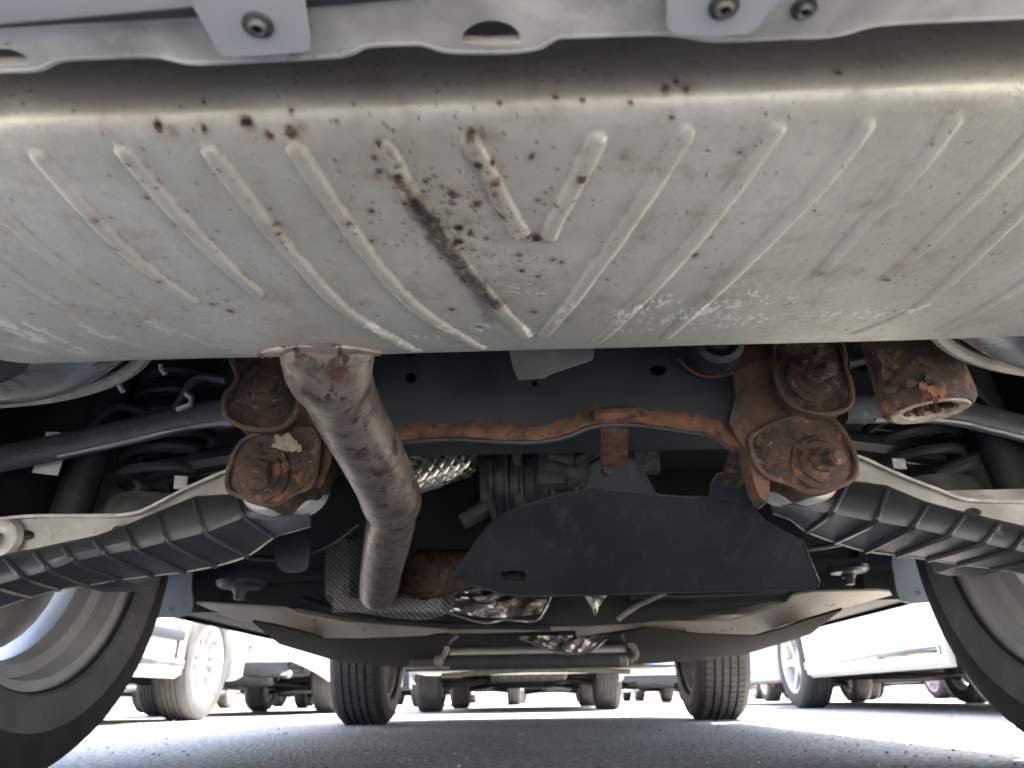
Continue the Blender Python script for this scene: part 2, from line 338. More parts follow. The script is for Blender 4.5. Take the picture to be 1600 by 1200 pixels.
# ------------------------------------------------------------------ generic cars
def arr(o):  # all descendants
    r = [];
    for c in o.children: r.append(c); r += arr(c)
    return r
def add_wheel(bmT, bmR, bmB, c, side, R=.345, W=.225, spokes=10, rimr=.225, bmBand=None):
    """Tyre, rim and brake disc round the X axis; side=+1 when the outer face looks to +X."""
    h = W/2; s = side
    tp = [(rimr, -h*.86), (rimr+.012, -h*.95), (rimr+.05, -h*1.0), (R-.045, -h*.99), (R-.018, -h*.93), (R-.006, -h*.80), (R-.001, -h*.66)]
    for gx in (-.42, -.14, .14, .42):
        tp += [(R, h*(gx-.045)), (R-.008, h*(gx-.04)), (R-.008, h*(gx+.04)), (R, h*(gx+.045))]
    tp += [(R-.001, h*.66), (R-.006, h*.80), (R-.018, h*.93), (R-.045, h*.99), (rimr+.05, h), (rimr+.012, h*.95), (rimr, h*.86)]
    add_lathe(bmT, [(r, s*z) for r, z in tp], c, 'X', 72)
    rp = [(rimr+.008, -h*.90), (rimr+.008, -h*.82), (rimr-.014, -h*.78), (rimr-.018, -h*.52), (rimr-.034, -h*.46), (rimr-.040, -h*.26), (rimr-.024, -h*.20), (rimr-.028, 0), (rimr-.022, h*.5), (rimr-.012, h*.78), (rimr+.008, h*.82), (rimr+.010, h*.92), (rimr-.006, h*.90), (rimr-.014, h*.74)]
    add_lathe(bmR, [(r, s*z) for r, z in rp], c, 'X', 64)
    add_lathe(bmR, [(0, s*h*.62), (.05, s*h*.62), (.062, s*h*.52), (.062, s*h*.3), (0, s*h*.3)], c, 'X', 24)
    for k in range(spokes):
        a = 2*pi*k/spokes
        ur = Vector((0, cos(a), sin(a))); p0 = Vector(c)+ur*.045+Vector((s*h*.45, 0, 0)); p1 = Vector(c)+ur*(rimr-.01)+Vector((s*h*.70, 0, 0))
        add_tube(bmR, [p0, p0.lerp(p1, .5), p1], [.016, .013, .017], 6, sq=(1, .9) if spokes > 6 else (1, 1.9), up=(1, 0, 0))
    add_lathe(bmB, [(0, -s*h*.05), (rimr*.78, -s*h*.05), (rimr*.78, s*h*.12), (0, s*h*.12)], c, 'X', 32)
PROFILES = {
 'suv': dict(L=4.6, W=1.84, H=1.66, top=[(0, .92), (.06, 1.05), (.28, 1.30), (.50, 1.60), (1.0, 1.66), (2.6, 1.65), (3.0, 1.52), (3.55, 1.08), (4.2, .98), (4.5, .86), (4.6, .62)], axr=.92, axf=3.62, clr=.22, R=.345),
 'sedan': dict(L=4.7, W=1.82, H=1.45, top=[(0, .80), (.05, 1.02), (.55, 1.08), (.85, 1.13), (1.45, 1.42), (2.2, 1.45), (2.7, 1.38), (3.5, .98), (4.2, .88), (4.6, .75), (4.7, .52)], axr=1.0, axf=3.8, clr=.19, R=.33)}
def interp(tab, y):
    for (a, za), (b, zb) in zip(tab, tab[1:]):
        if y <= b: return za+(zb-za)*(y-a)/(b-a)
    return tab[-1][1]
def build_body(P, root, open_rear=False):
    L_, W_, H_ = P['L'], P['W'], P['H']; Ra = P['R']+.055
    ys = sorted({round(v, 4) for v in list(np.linspace(0, L_, 34))+[.03, .08, L_-.03, L_-.08]+[ax+Ra*cos(t) for ax in (P['axr'], P['axf']) for t in np.linspace(0, pi, 15)]+[P['axr']-Ra-.004, P['axr']+Ra+.004, P['axf']-Ra-.004, P['axf']+Ra+.004]})
    def half(y):
        e = min(y, L_-y); k = max(0, 1-e/.55); return W_/2*(1-.20*k**2.4)
    def zb(y):
        z = P['clr']+.02+.17*max(0, 1-y/.7)**1.5*P.get('rearlift', 1)+.03*max(0, 1-(L_-y)/.6)
        for ax in (P['axr'], P['axf']):
            d = abs(y-ax)
            if d <= Ra: z = max(z, P['R']+sqrt(max(Ra*Ra-d*d, 0)))
        return z
    def section(y):
        wd = half(y); t = interp(P['top'], y); b = zb(y); belt = min(.96, t-.02); mid = max(min(.60, belt-.05), b+.03)
        gh = max(0, t-belt-.05)
        return [(wd-.05, b), (wd-.012, b+.025), (wd, mid), (wd-.012, (mid+belt)/2+.02), (wd-.045, belt), (wd-.075-.28*gh, belt+gh*.92+.015*(gh <= 0)), (wd*.72-.1*gh, t-.008), (0, t)]
    bm = BM(); rows = []
    for y in ys:
        s = section(y); rows.append([bm.verts.new((x, y, z)) for x, z in s]+[bm.verts.new((-x, y, z)) for x, z in s[-2::-1]])
    for A, B in zip(rows, rows[1:]):
        for k in range(len(A)-1):
            bm.faces.new((A[k], A[k+1], B[k+1], B[k]))
    bm.faces.new(rows[0]); bm.faces.new(rows[-1][::-1])
    body = mesh_obj('body', bm, M['our_paint'], root, ang=28)
    # wheel-arch liners and underside
    bm = BM(); Wi = W_/2-.27
    zf = P['clr']+.07
    add_box(bm, (0, (P['axr']+P['axf'])/2+.0, zf+.02), (2*(W_/2-.09), P['axf']-P['axr']-2*Ra-.02, .04), bev=.01)
    for ax in (P['axr'], P['axf']): add_box(bm, (0, ax, .60), (2*Wi, 2*Ra+.02, .04))
    if not open_rear: add_box(bm, (0, .28, .36), (2*Wi, .40, .05), bev=.01)
    add_box(bm, (0, L_-.28, P['clr']+.06), (2*Wi+.2, .46, .03), bev=.01)
    mesh_obj('underbody', bm, M['under_veiled'], root)
    # glass
    for nm, (ya, yb), ks in (('side_window', (P['top'][4][0]+.1 if P['H'] > 1.5 else 1.3, P['top'][-4][0]-.15), (4, 5)), ):
        for sgn in (1, -1):
            bm = BM(); yy = [ya+(yb-ya)*i/8 for i in range(9)]; r0 = []
            for y in yy:
                s = section(y); a, b = s[4], s[5]
                r0.append([bm.verts.new((sgn*(a[0]+(b[0]-a[0])*t+.004), y, a[1]+(b[1]-a[1])*t)) for t in (.08, .5, .92)])
            for A, B in zip(r0, r0[1:]):
                for k in (0, 1): bm.faces.new((A[k], A[k+1], B[k+1], B[k]))
            mesh_obj('side_window', bm, M['glass'], root)
    def slope(nm, ya, yb):
        bm = BM(); r0 = []
        for i in range(7):
            y = ya+(yb-ya)*i/6; s = section(y); xe = s[5][0]*.97; ze = s[5][1]; r0.append([bm.verts.new((x*xe, y, (s[7][1]*(1-abs(x)**3)+ze*abs(x)**3)+.006)) for x in np.linspace(-1, 1, 9)])
        for A, B in zip(r0, r0[1:]):
            for k in range(8): bm.faces.new((A[k], A[k+1], B[k+1], B[k]))
        mesh_obj(nm, bm, M['glass'], root)
    if P['H'] > 1.5: slope('windscreen', 3.04, 3.5); slope('rear_window', .12, .47)
    else: slope('windscreen', 2.75, 3.42); slope('rear_window', .9, 1.4)
    for sgn in (1, -1):
        bm = BM(); add_box(bm, (sgn*(half(.03)-.11), .035, .86 if P['H'] > 1.5 else .82), (.26, .09, .15), bev=.02); mesh_obj('tail_light', bm, M['redlens'], root)
        bm = BM(); add_box(bm, (sgn*(half(L_-.1)-.16), L_-.10, .66), (.32, .16, .12), bev=.03); mesh_obj('headlight', bm, M['clearlens'], root)
        bm = BM(); add_box(bm, (sgn*(W_/2+.07), P['top'][-4][0]-.25, .98), (.16, .10, .12), bev=.03); mesh_obj('wing_mirror', bm, M['our_paint'], root)
        bm = BM(); add_box(bm, (sgn*(W_/2-.004), (P['axr']+P['axf'])/2, P['clr']+.10), (.035, P['axf']-P['axr']-2*Ra-.05, .05), bev=.01); mesh_obj('sill_trim', bm, M['chrome'], root)
        if P['H'] < 1.5: continue
        bm = BM(); add_box(bm, (sgn*(W_/2+.002), (P['axr']+P['axf'])/2, P['clr']+.26), (.02, P['axf']-P['axr']-2*Ra-.12, .06), bev=.008); mesh_obj('side_moulding', bm, M['plastic'], root)
        for yd in (P['axr']+.55, (P['axr']+P['axf'])/2+.28, P['axf']-.52):
            bm = BM(); add_box(bm, (sgn*(W_/2-.003), yd, P['clr']+.38), (.012, .007, .50)); mesh_obj('door_gap', bm, M['dark'], root)
    return half
def build_car(kind, label, rimmat='rim', spokes=10):
    P = PROFILES[kind]; LOCAL[0] = True
    root = thing('parked_car', label, 'car', (0, 0, 0), 'cars parked in the lot')
    build_body(P, root)
    L_, W_ = P['L'], P['W']
    bm = BM(); add_box(bm, (0, -.012, .50 if kind == 'suv' else .55), (.46, .014, .15), bev=.004); pl = mesh_obj('number_plate', bm, M['plate'], root)
    bm = BM(); add_box(bm, (0, .02, .36), (W_*.72, .10, .10), bev=.03); mesh_obj('bumper_insert', bm, M['plastic'], root)
    bm = BM(); add_lathe(bm, [(.085, -.30), (.11, -.27), (.11, .27), (.085, .30)], (.12, .42, .34), 'X', 24); bm.faces.ensure_lookup_table(); mesh_obj('rear_silencer', bm, M['gear'], root)
    bm = BM(); add_tube(bm, [(.22, .34, .33), (.42, .16, .318), (.66, -.02, .315)], .026, 16); add_lathe(bm, [(.027, -.03), (.036, -.03), (.036, .03), (.027, .03)], (.66, -.02, .315), (.8, -.6, 0), 20, closed=True); mesh_obj('exhaust_tip', bm, M['chrome'], root)
    for ax in (P['axr'], P['axf']):
        bm = BM(); add_tube(bm, [(-W_/2+.2, ax, P['R']-.05), (-.3, ax, P['R']-.08), (.3, ax, P['R']-.08), (W_/2-.2, ax, P['R']-.05)], .03, 10)
        add_box(bm, (0, ax+.05, P['R']-.02), (.5, .25, .16), bev=.03)
        for s in (1, -1): add_tube(bm, [(s*.3, ax-.08, .26), (s*.68, ax-.03, .22)], .022, 8); add_tube(bm, [(s*.6, ax+.07, .24), (s*.6, ax+.07, .6)], .035, 10)
        mesh_obj('axle', bm, M['plastic'], root)
    for ax in (P['axr'], P['axf']):
        for s in (1, -1):
            T, R_, B = BM(), BM(), BM(); c = (s*(W_/2-.125), ax, P['R'])
            add_wheel(T, R_, B, c, s, P['R'], .225, spokes, P['R']-.115)
            wh = bpy.data.objects.new('wheel', None); COL.objects.link(wh); wh.parent = root; wh.empty_display_size = .1
            mesh_obj('tyre', T, M['tyre_veiled'], wh); mesh_obj('rim', R_, M[rimmat], wh); mesh_obj('brake_disc', B, M['disc'], wh)
    LOCAL[0] = False
    return root
def copy_tree(o, parent=None):
    c = o.copy(); COL.objects.link(c); c.parent = parent
    for ch in list(o.children): copy_tree(ch, c)
    return c
def setup(root, loc, rz, paint, label):
    root.location = loc; root.rotation_euler = (0, 0, radians(rz)); root['label'] = label
    for c in arr(root):
        if c.name.split('.')[0] in ('body', 'wing_mirror'):
            c.material_slots[0].link = 'OBJECT'; c.material_slots[0].material = M[paint]
protoS = build_car('suv', 'x', 'rim', 10)
protoD = build_car('sedan', 'x', 'rim', 5)
CARS = [
 (protoS, (-3.06, 1.55, 0), 0, 'silver_paint', 'silver car side-on at the left, just beyond the near left tyre'),
 (protoD, (2.86, 2.5, 0), 0, 'white_paint', 'white car whose long pale flank fills the gap at the right'),
 (protoS, (-2.72, 6.55, 0), 0, 'white_paint', 'white car with blue number plate and chrome exhaust tip at the left'),
 (protoD, (-.18, 6.25, 0), 0, 'grey_paint', 'grey car straight ahead, seen tail-on between the two front tyres'),
 (protoD, (3.30, 6.75, 0), 0, 'silver_paint', 'silver car parked ahead of the white car with the long flank'),
 (protoS, (-5.9, 6.9, 0), 0, 'black_paint', 'black car outermost left in the second row'),
 (protoD, (-5.9, 1.9, 0), 0, 'grey_paint', 'dark grey car outermost left in the near row'),
 (protoS, (5.9, 2.2, 0), 0, 'grey_paint', 'dark grey car outermost right in the near row'),
 (protoS, (1.75, 12.6, 0), 0, 'white_paint', 'white car with red tail lamp far back right of centre'),
 (protoD, (-4.1, 12.9, 0), 0, 'blue_paint', 'blue car far back at the left'),
 (protoS, (-1.2, 12.7, 0), 0, 'silver_paint', 'silver car far back just left of centre'),
 (protoD, (4.6, 12.4, 0), 0, 'red_paint', 'red car far back at the right'),
 (protoS, (7.5, 12.8, 0), 0, 'black_paint', 'black car far back at the far right'),
 (protoD, (-2.6, 18.6, 0), 0, 'black_paint', 'black car in the farthest row left of centre'),
 (protoS, (.35, 18.8, 0), 0, 'grey_paint', 'grey car in the farthest row at the centre'),
 (protoD, (3.2, 18.5, 0), 0, 'white_paint', 'white car in the farthest row right of centre'),
 (protoS, (-5.6, 18.9, 0), 0, 'red_paint', 'red car in the farthest row at the left'),
 (protoD, (6.1, 18.7, 0), 0, 'silver_paint', 'silver car in the farthest row at the right'),
 (protoS, (-7.1, 12.6, 0), 0, 'grey_paint', 'grey car far back at the far left'),
 (protoS, (6.3, 7.0, 0), 0, 'blue_paint', 'blue car in the second row at the far right'),
]
used = set(); CO = []
for pr, loc, rz, pt, lab in CARS:
    o = pr if pr.name not in used else copy_tree(pr); used.add(pr.name); CO.append(o)
for o, (pr, loc, rz, pt, lab) in zip(CO, CARS): setup(o, loc, rz, pt, lab)
# characters of the blue plate
tx = bpy.data.curves.new('plate_text', 'FONT'); tx.body = '9J 427'; tx.size = .10; tx.extrude = .001; tx.align_x = 'CENTER'; tx.align_y = 'CENTER'
tc_ = bpy.data.objects.new('plate_curve', tx); COL.objects.link(tc_); bpy.context.view_layer.update()
me_ = bpy.data.meshes.new_from_object(tc_.evaluated_get(bpy.context.evaluated_depsgraph_get())); bpy.data.objects.remove(tc_)
me_.materials.clear(); me_.materials.append(M['ink']); to = bpy.data.objects.new('plate_text', me_); COL.objects.link(to)
npl = [c for c in CO[2].children if c.name.startswith('number_plate')][0]; npl.location.x += .22
to.parent = npl; to.location = (0, -.022, .50); to.rotation_euler = (radians(90), 0, 0)

# ------------------------------------------------------------------ the car overhead
CAR = thing('parked_car', 'rusty underside of a pale grey car seen from below its rear bumper, filling the picture', 'car', (0, 2.45, 0), 'cars parked in the lot')
def part(name, bm, m, parent=None, smooth=True, ang=35): return mesh_obj(name, bm, M[m] if isinstance(m, str) else m, parent or CAR, smooth, ang)
LOCAL[0] = False
# shell, shifted so that its tail sits above the camera
Pm = dict(PROFILES['suv']); Pm['rearlift'] = 0.0; Pm['clr'] = .27; Pm['axr'] = 1.0; Pm['axf'] = 3.67; Pm['R'] = .35
shell = bpy.data.objects.new('shell', None); n0 = set(bpy.data.objects)
LOCAL[0] = True; tmp = bpy.data.objects.new('tmp', None); COL.objects.link(tmp)
build_body(Pm, tmp, open_rear=True)
for c in list(tmp.children):
    if c.name.startswith('underbody'): bpy.data.objects.remove(c); continue
    c.parent = CAR; c.location = (0, -2.45+.08, 0)
bpy.data.objects.remove(tmp); LOCAL[0] = False
bpy.data.objects.remove(shell)

# floor pan, tunnel and wheel houses above the running gear
bm = BM()
add_box(bm, (0, .95, .56), (1.5, 1.60, .02)); add_box(bm, (-.45, 2.55, .34), (.72, 2.0, .03), bev=.01); add_box(bm, (.45, 2.55, .34), (.72, 2.0, .03), bev=.01)
add_box(bm, (0, 2.55, .50), (.30, 2.0, .02)); add_box(bm, (-.12, 2.55, .42), (.02, 2.0, .16)); add_box(bm, (.12, 2.55, .42), (.02, 2.0, .16))
add_box(bm, (0, 4.05, .42), (1.2, 1.1, .03)); add_box(bm, (0, .165, .47), (1.5, .02, .17))
part('floor_pan', bm, 'dark')
for s in (-1, 1):
    bm = BM(); add_box(bm, (s*.655, 1.08, .64), (.02, .90, .22)); add_box(bm, (s*.80, 1.08, .745), (.29, .90, .015)); add_box(bm, (s*.80, 1.56, .50), (.30, .015, .46))
    add_box(bm, (s*.80, .58, .50), (.30, .015, .40)); add_box(bm, (s*.79, .34, .315), (.24, .48, .012)); part('wheel_house', bm, 'dark')
    bm = BM(); add_box(bm, (s*.83, 2.4, .345), (.14, 1.75, .09), bev=.02); part('sill', bm, 'dark')

# --- rear bumper flange and cover tabs
FZ = .287
fl = lambda x, y: at(x, y, Z=FZ)
edge = [(-160, 112), (-60, 110), (0, 107), (40, 106), (62, 102), (78, 93), (100, 88), (140, 86), (230, 83), (262, 88), (290, 94), (330, 94), (420, 89), (520, 84), (545, 79), (562, 70), (580, 66), (620, 64), (655, 64), (675, 69), (695, 75), (730, 77), (790, 77), (838, 71), (858, 60), (872, 54), (900, 52), (1045, 48), (1120, 58), (1240, 54), (1285, 53), (1325, 47), (1355, 38), (1390, 32), (1480, 27), (1600, 22), (1760, 12)]
loop = edge+[(1760, -130), (-160, -130)]
bm = BM(); hole1 = ellipse(768, 66, 48, 34, 14, pi, 2*pi)+[(812, 67), (768, 70), (724, 68)]
hole2 = ellipse(2, 100, 44, 24, 12, pi, 2*pi)+[(44, 100), (0, 102), (-40, 102)]
add_plate(bm, loop, fl, (0, 0, .0035), [hole1, hole2])
add_box(bm, (0, .105, .300), (1.62, .11, .006)); add_box(bm, (0, .170, .43), (1.45, .006, .26))
# upturned lip along its front edge
lip = [fl(*p) for p in edge]; lp = catmull(lip, 3)
add_tube(bm, [p+Vector((0, .001, .002)) for p in lp], .0022, 8)
bf = part('bumper_flange', bm, 'zinc')
bm = BM(); a, b = fl(700, 40), fl(840, 20)
bm.free()
for cx in (768, 2):
    bm = BM(); c = fl(cx, 50); add_box(bm, (c.x, c.y-.012, FZ+.022), (.05, .024, .03)); part('recess', bm, 'dark', bf)
bm = BM()
cover = [(-160, -200), (-160, 42), (-60, 41), (0, 39), (120, 31), (240, 20), (300, 14), (300, -200)]
add_plate(bm, cover, lambda x, y: at(x, y, Z=FZ-.004), (0, 0, .003))
part('bumper_cover', bm, 'bumper')
bm = BM(); add_plate(bm, [(-160, 46), (0, 40), (150, 27), (308, 12), (312, 27), (200, 33), (100, 38), (40, 42), (-160, 50)], lambda x, y: at(x, y, Z=FZ-.0050), (0, 0, .0006)); part('cover_gap', bm, 'dark')
bm = BM(); add_plate(bm, [(470, 0), (600, -10), (660, -12), (640, -2), (560, 6), (470, 13)], lambda x, y: at(x, y, Z=FZ-.0012), (0, 0, .0006)); part('cover_gap', bm, 'dark')
tabs = [[(296, -200), (300, 8), (322, 45), (338, 76), (346, 86), (362, 89), (420, 86), (470, 81), (481, 79), (484, 70), (478, 30), (473, -10), (473, -200)],
        [(1046, -200), (1043, 20), (1043, 42), (1048, 50), (1062, 54), (1110, 57), (1165, 53), (1185, 45), (1200, 20), (1222, 0), (1224, -200)]]
for t in tabs:
    bm = BM(); add_plate(bm, t, lambda x, y: at(x, y, Z=FZ-.0055), (0, 0, .003)); tb = part('bumper_tab', bm, 'bumper')
def bolt(px, py, rpx, zz, parent=None, m='bolt'):
    c = at(px, py, Z=zz); r = px2m(rpx, c); bm = BM()
    add_lathe(bm, [(r*.22, .0005), (r*.26, -.0020), (r*.45, -.0026), (r*.55, -.0020), (r*.62, -.0012), (r*.95, -.0008), (r, .0004), (r, .004), (0, .004)], c, 'Z', 28)
    add_lathe(bm, [(0, .0006), (r*.24, .0006)], c, 'Z', 6)
    return part('bolt', bm, m, parent)
bolt(403, 38, 25, FZ-.0055); bolt(1131, 9, 25, FZ-.0055); bolt(1256, 12, 21, FZ)

# --- muffler
prof = [(.280, .52), (.248, .50), (.236, .46), (.232, .41), (.2265, .36), (.2230, .338), (.2205, .3245), (.2200, .3160), (.2225, .3090), (.2300, .3045), (.246, .3020), (.275, .2995), (.32, .2985), (.36, .2990), (.395, .3010), (.425, .3045), (.4435, .3105), (.455, .320), (.462, .336), (.464, .36), (.462, .42), (.44, .47), (.40, .51), (.33, .525)]
pp = catmull([Vector((0, y, z)) for y, z in prof], 24)
seglen = np.cumsum([0]+[(pp[i+1]-pp[i]).length for i in range(len(pp)-1)])
def dens(y, z): return 3.2 if z < .345 else .5
wts = np.cumsum([0]+[(pp[i+1]-pp[i]).length*dens(pp[i].y, pp[i].z) for i in range(len(pp)-1)])
NV, NU = 250, 1000
tv = np.linspace(0, wts[-1], NV); PY = np.interp(tv, wts, [p.y for p in pp]); PZ = np.interp(tv, wts, [p.z for p in pp])
HW = .392
u = np.linspace(-1, 1, NU); UX = HW*u
# plan shape: ends draw in towards the middle of the section
ex = np.clip((np.abs(UX)-.325)/(HW-.325), 0, 1); sc = 1-.42*ex**2.6
CY, CZ = .325, .41
Xg = np.repeat(UX[:, None], NV, 1); Yg = CY+(PY[None]-CY)*sc[:, None]; Zg = CZ+(PZ[None]-CZ)*(1-.30*ex**3)[:, None]
SS = np.cumsum(np.concatenate([[0], np.hypot(np.diff(PY), np.diff(PZ))])); Sg = np.repeat(SS[None, :], NU, 0)
def surf_at(px, py):
    """Point of the muffler skin seen at a pixel, and its arc length along the section."""
    d = CM @ Vector(((px-800)/FPX, -(py-600)/FPX, -1.0)); e_ = 0.
    for _ in range(3):
        yy = CY+(PY-CY)*(1-.42*e_**2.6); zz = CZ+(PZ-CZ)*(1-.30*e_**3)
        f = (zz-CAM.z)*d.y-(yy-CAM.y)*d.z; k = np.where(f[:-1]*f[1:] <= 0)[0]
        if len(k) == 0: k = np.array([int(np.argmin(np.abs(f)[5:-5]))+5]); fr = np.zeros(1)
        else: fr = f[k]/(f[k]-f[k+1]+1e-15)
        y_ = yy[k]+(yy[k+1]-yy[k])*fr; m_ = int(np.argmin(y_/d.y)); t_ = (y_[m_]-CAM.y)/d.y; P = CAM+d*t_; kk, ff = k[m_], fr[m_]
        e_ = float(np.clip((abs(P.x)-.325)/(HW-.325), 0, 1))
    P.z = float(zz[kk]+(zz[kk+1]-zz[kk])*ff); P.y = float(y_[m_]); return P
def arc_of(P): return float(SS[int(np.argmin((PY-P.y)**2+(PZ-P.z)**2))])
def vnoise(X, Y, sc_, seed=0, oct=3):
    out = 0; amp = 1; tot = 0; r = np.random.default_rng(seed)
    for k in range(oct):
        G = r.random((64, 64)); xs = X*sc_*2**k; ys = Y*sc_*2**k; xi = np.floor(xs).astype(int); yi = np.floor(ys).astype(int); fx = xs-xi; fy = ys-yi
        fx = fx*fx*(3-2*fx); fy = fy*fy*(3-2*fy); g_ = lambda a, b: G[a % 64, b % 64]
        out = out+amp*((g_(xi, yi)*(1-fx)+g_(xi+1, yi)*fx)*(1-fy)+(g_(xi, yi+1)*(1-fx)+g_(xi+1, yi+1)*fx)*fy); tot += amp; amp *= .55
    return out/tot
bottom = (Zg < .36)
wx = (vnoise(Xg, Yg, 170, 3)-.5)*.0042; wy = (vnoise(Xg, Yg, 170, 4)-.5)*.0042
def segdist(A, B, warp=0.):
    ax, ay = A.x, arc_of(A); dx, dy = B.x-ax, arc_of(B)-ay; l2 = dx*dx+dy*dy+1e-12
    X = Xg+wx*warp; Y = Sg+wy*warp
    t = np.clip(((X-ax)*dx+(Y-ay)*dy)/l2, 0, 1); return np.hypot(X-ax-t*dx, Y-ay-t*dy)
def polydist(pl, warp=0.):
    P = catmull([surf_at(*p) for p in pl], 3); return np.minimum.reduce([segdist(a, b, warp) for a, b in zip(P, P[1:])])
RIBS = [([(65, 248), (110, 300), (190, 385), (245, 432), (300, 470)], .8), ([(197, 240), (260, 315), (330, 392), (403, 458)], 1), ([(330, 237), (400, 330), (470, 412), (540, 485), (592, 517), (650, 546)], 1),
 ([(463, 232), (520, 320), (590, 415), (650, 480), (697, 512), (750, 542)], 1), ([(603, 230), (640, 300), (690, 370), (740, 435), (790, 490), (822, 523)], 1), ([(735, 222), (770, 285), (800, 340), (817, 368)], 1),
 ([(932, 217), (905, 275), (872, 335), (857, 370)], 1), ([(1070, 208), (1020, 290), (960, 380), (900, 462), (850, 522)], .75), ([(1210, 205), (1150, 290), (1070, 395), (990, 480), (925, 538)], .65), ([(1350, 198), (1290, 280), (1200, 375), (1110, 462), (1040, 525)], .5),
 ([(1487, 190), (1420, 280), (1350, 350), (1280, 428)], .32), ([(1610, 215), (1530, 300), (1450, 380), (1387, 435)], .3), ([(1660, 270), (1560, 365), (1435, 480), (1340, 520)], .35), ([(1700, 360), (1590, 450), (1470, 515)], .3),
 ([(-40, 290), (60, 385), (150, 455), (265, 515), (350, 545)], .42), ([(-60, 370), (20, 430), (90, 475), (165, 522), (230, 545)], .4)]
rib = np.zeros_like(Xg); ribedge = np.zeros_like(Xg); RW = .0043
for pl, k in RIBS:
    d = polydist(pl); rib = np.maximum(rib, k*np.clip(1-(d/RW)**2.6, 0, 1)**.8); ribedge = np.maximum(ribedge, k*np.exp(-((d-RW)/.0007)**2))
ribedge *= np.clip((vnoise(Xg, Yg, 90, 8)-.35)*3, 0, 1)
R_ = np.zeros_like(Xg); G_ = np.zeros_like(Xg); B_ = np.zeros_like(Xg); Hh = np.zeros_like(Xg)
def spot(x, y, r, a=1., ch='R', halo=.6, warp=1., st=1.05, soft=.35):
    r = r*1.18
    global R_, G_, B_, Hh
    P = surf_at(x, y); rm = r*depth(P)/FPX; sp_ = arc_of(P)
    d = np.hypot((Xg-P.x)+wx*warp*min(1, rm/.003), ((Sg-sp_)/st+wy*warp*min(1, rm/.003)))/rm
    v = a*np.clip((1-d)/soft, 0, 1)
    if ch == 'R': R_ = np.maximum(R_, v)
    elif ch == 'G': G_ = np.maximum(G_, v)
    else: B_ = np.maximum(B_, v)
    if halo: Hh = np.maximum(Hh, halo*a*np.exp(-(d/2.1)**2))
for s_ in [(387, 190, 11), (455, 203, 11), (422, 208, 7), (250, 200, 8), (320, 202, 6), (455, 175, 5), (320, 157, 4), (527, 190, 4), (592, 218, 6), (735, 208, 8), (622, 272, 8), (648, 312, 9), (638, 293, 4), (745, 318, 8), (745, 255, 8), (768, 252, 5), (772, 279, 8),
           (785, 333, 7), (830, 243, 6), (842, 312, 5), (910, 277, 8), (1048, 185, 4), (983, 163, 5), (868, 153, 4), (910, 155, 4), (780, 160, 4), (714, 355, 9), (735, 365, 6), (715, 378, 11), (737, 391, 5), (760, 372, 5), (812, 400, 6), (815, 421, 5), (841, 431, 6), (865, 406, 5), (877, 411, 4),
           (1387, 435, 6), (330, 475, 4), (360, 486, 5), (705, 483, 6), (835, 487, 5), (1155, 240, 4), (635, 320, 6), (655, 330, 6), (585, 250, 5), (592, 264, 6), (580, 330, 5), (837, 370, 10), (826, 368, 6), (665, 285, 5), (678, 275, 4), (690, 290, 4), (660, 300, 4), (1040, 140, 7), (1055, 130, 6), (1070, 137, 6), (1310, 112, 5), (200, 250, 4), (1084, 398, 5), (230, 310, 4), (277, 350, 5), (432, 350, 6), (436, 362, 4), (545, 345, 4), (580, 375, 5), (182, 388, 4), (248, 436, 4), (150, 340, 3)]:
    spot(*s_)
for s_ in [(272, 205, 9, .6), (750, 208, 13, .7), (975, 243, 10, .6), (1285, 428, 13, .5), (1350, 320, 9, .3), (1005, 370, 6, .5), (592, 275, 12, .5), (1228, 475, 8, .35), (1270, 470, 14, .22), (1180, 425, 10, .25), (940, 468, 14, .35), (885, 500, 8, .3), (815, 440, 22, .25), (760, 395, 14, .4), (725, 345, 18, .45), (770, 300, 14, .5), (700, 330, 10, .5), (745, 235, 10, .5), (910, 235, 8, .3), (1110, 465, 14, .4), (1000, 475, 14, .5), (395, 200, 14, .5), (470, 198, 9, .5), (350, 160, 20, .15), (560, 185, 16, .12), (640, 180, 20, .15), (1340, 150, 20, .2)]:
    spot(*s_, halo=.8, soft=.9)
for s_ in [(708, 300, 10, .9), (708, 315, 8, .8), (745, 253, 6, .8), (775, 300, 7, .6), (680, 345, 10, .9), (670, 335, 8, .7), (690, 358, 8, .9)]: spot(*s_, ch='G', halo=.7)
dsm = polydist([(652, 318), (682, 362), (712, 405), (745, 445), (772, 472)], 1.); smw = .0075*(.6+.8*vnoise(Xg, Yg, 90, 21))
G_ = np.maximum(G_, 1.0*np.clip((1-dsm/smw)/.6, 0, 1)*np.clip(1.2-rib*.3, 0, 1)); Hh = np.maximum(Hh, .55*np.exp(-(dsm/.012)**2))
dsm2 = polydist([(748, 455), (765, 500)], 1.); G_ = np.maximum(G_, .5*np.clip((1-dsm2/.007)/.9, 0, 1))
dsm3 = polydist([(600, 235), (640, 305), (665, 340)], 1.5); R_ = np.maximum(R_, .8*np.clip((1-dsm3/.0042)/.7, 0, 1)*np.clip((vnoise(Xg, Yg, 210, 55)-.45)*7, 0, 1))
for pl, a_ in (([(735, 250), (775, 320)], .5), ([(640, 290), (665, 335)], .6), ([(832, 90), (835, 150), (845, 195)], .18), ([(700, 330), (720, 385)], .35)):
    dd = polydist(pl, 1.3); R_ = np.maximum(R_, a_*np.clip((1-dd/.004)/.7, 0, 1)*np.clip((vnoise(Xg, Yg, 300, 5)-.38)*6, 0, 1))
Hh = np.maximum(Hh, .65*np.exp(-((np.hypot(Xg-surf_at(725, 350).x, (Yg-surf_at(725, 350).y)*.8))/.026)**2)*np.clip((vnoise(Xg, Yg, 120, 6)-.3)*3, 0, 1))
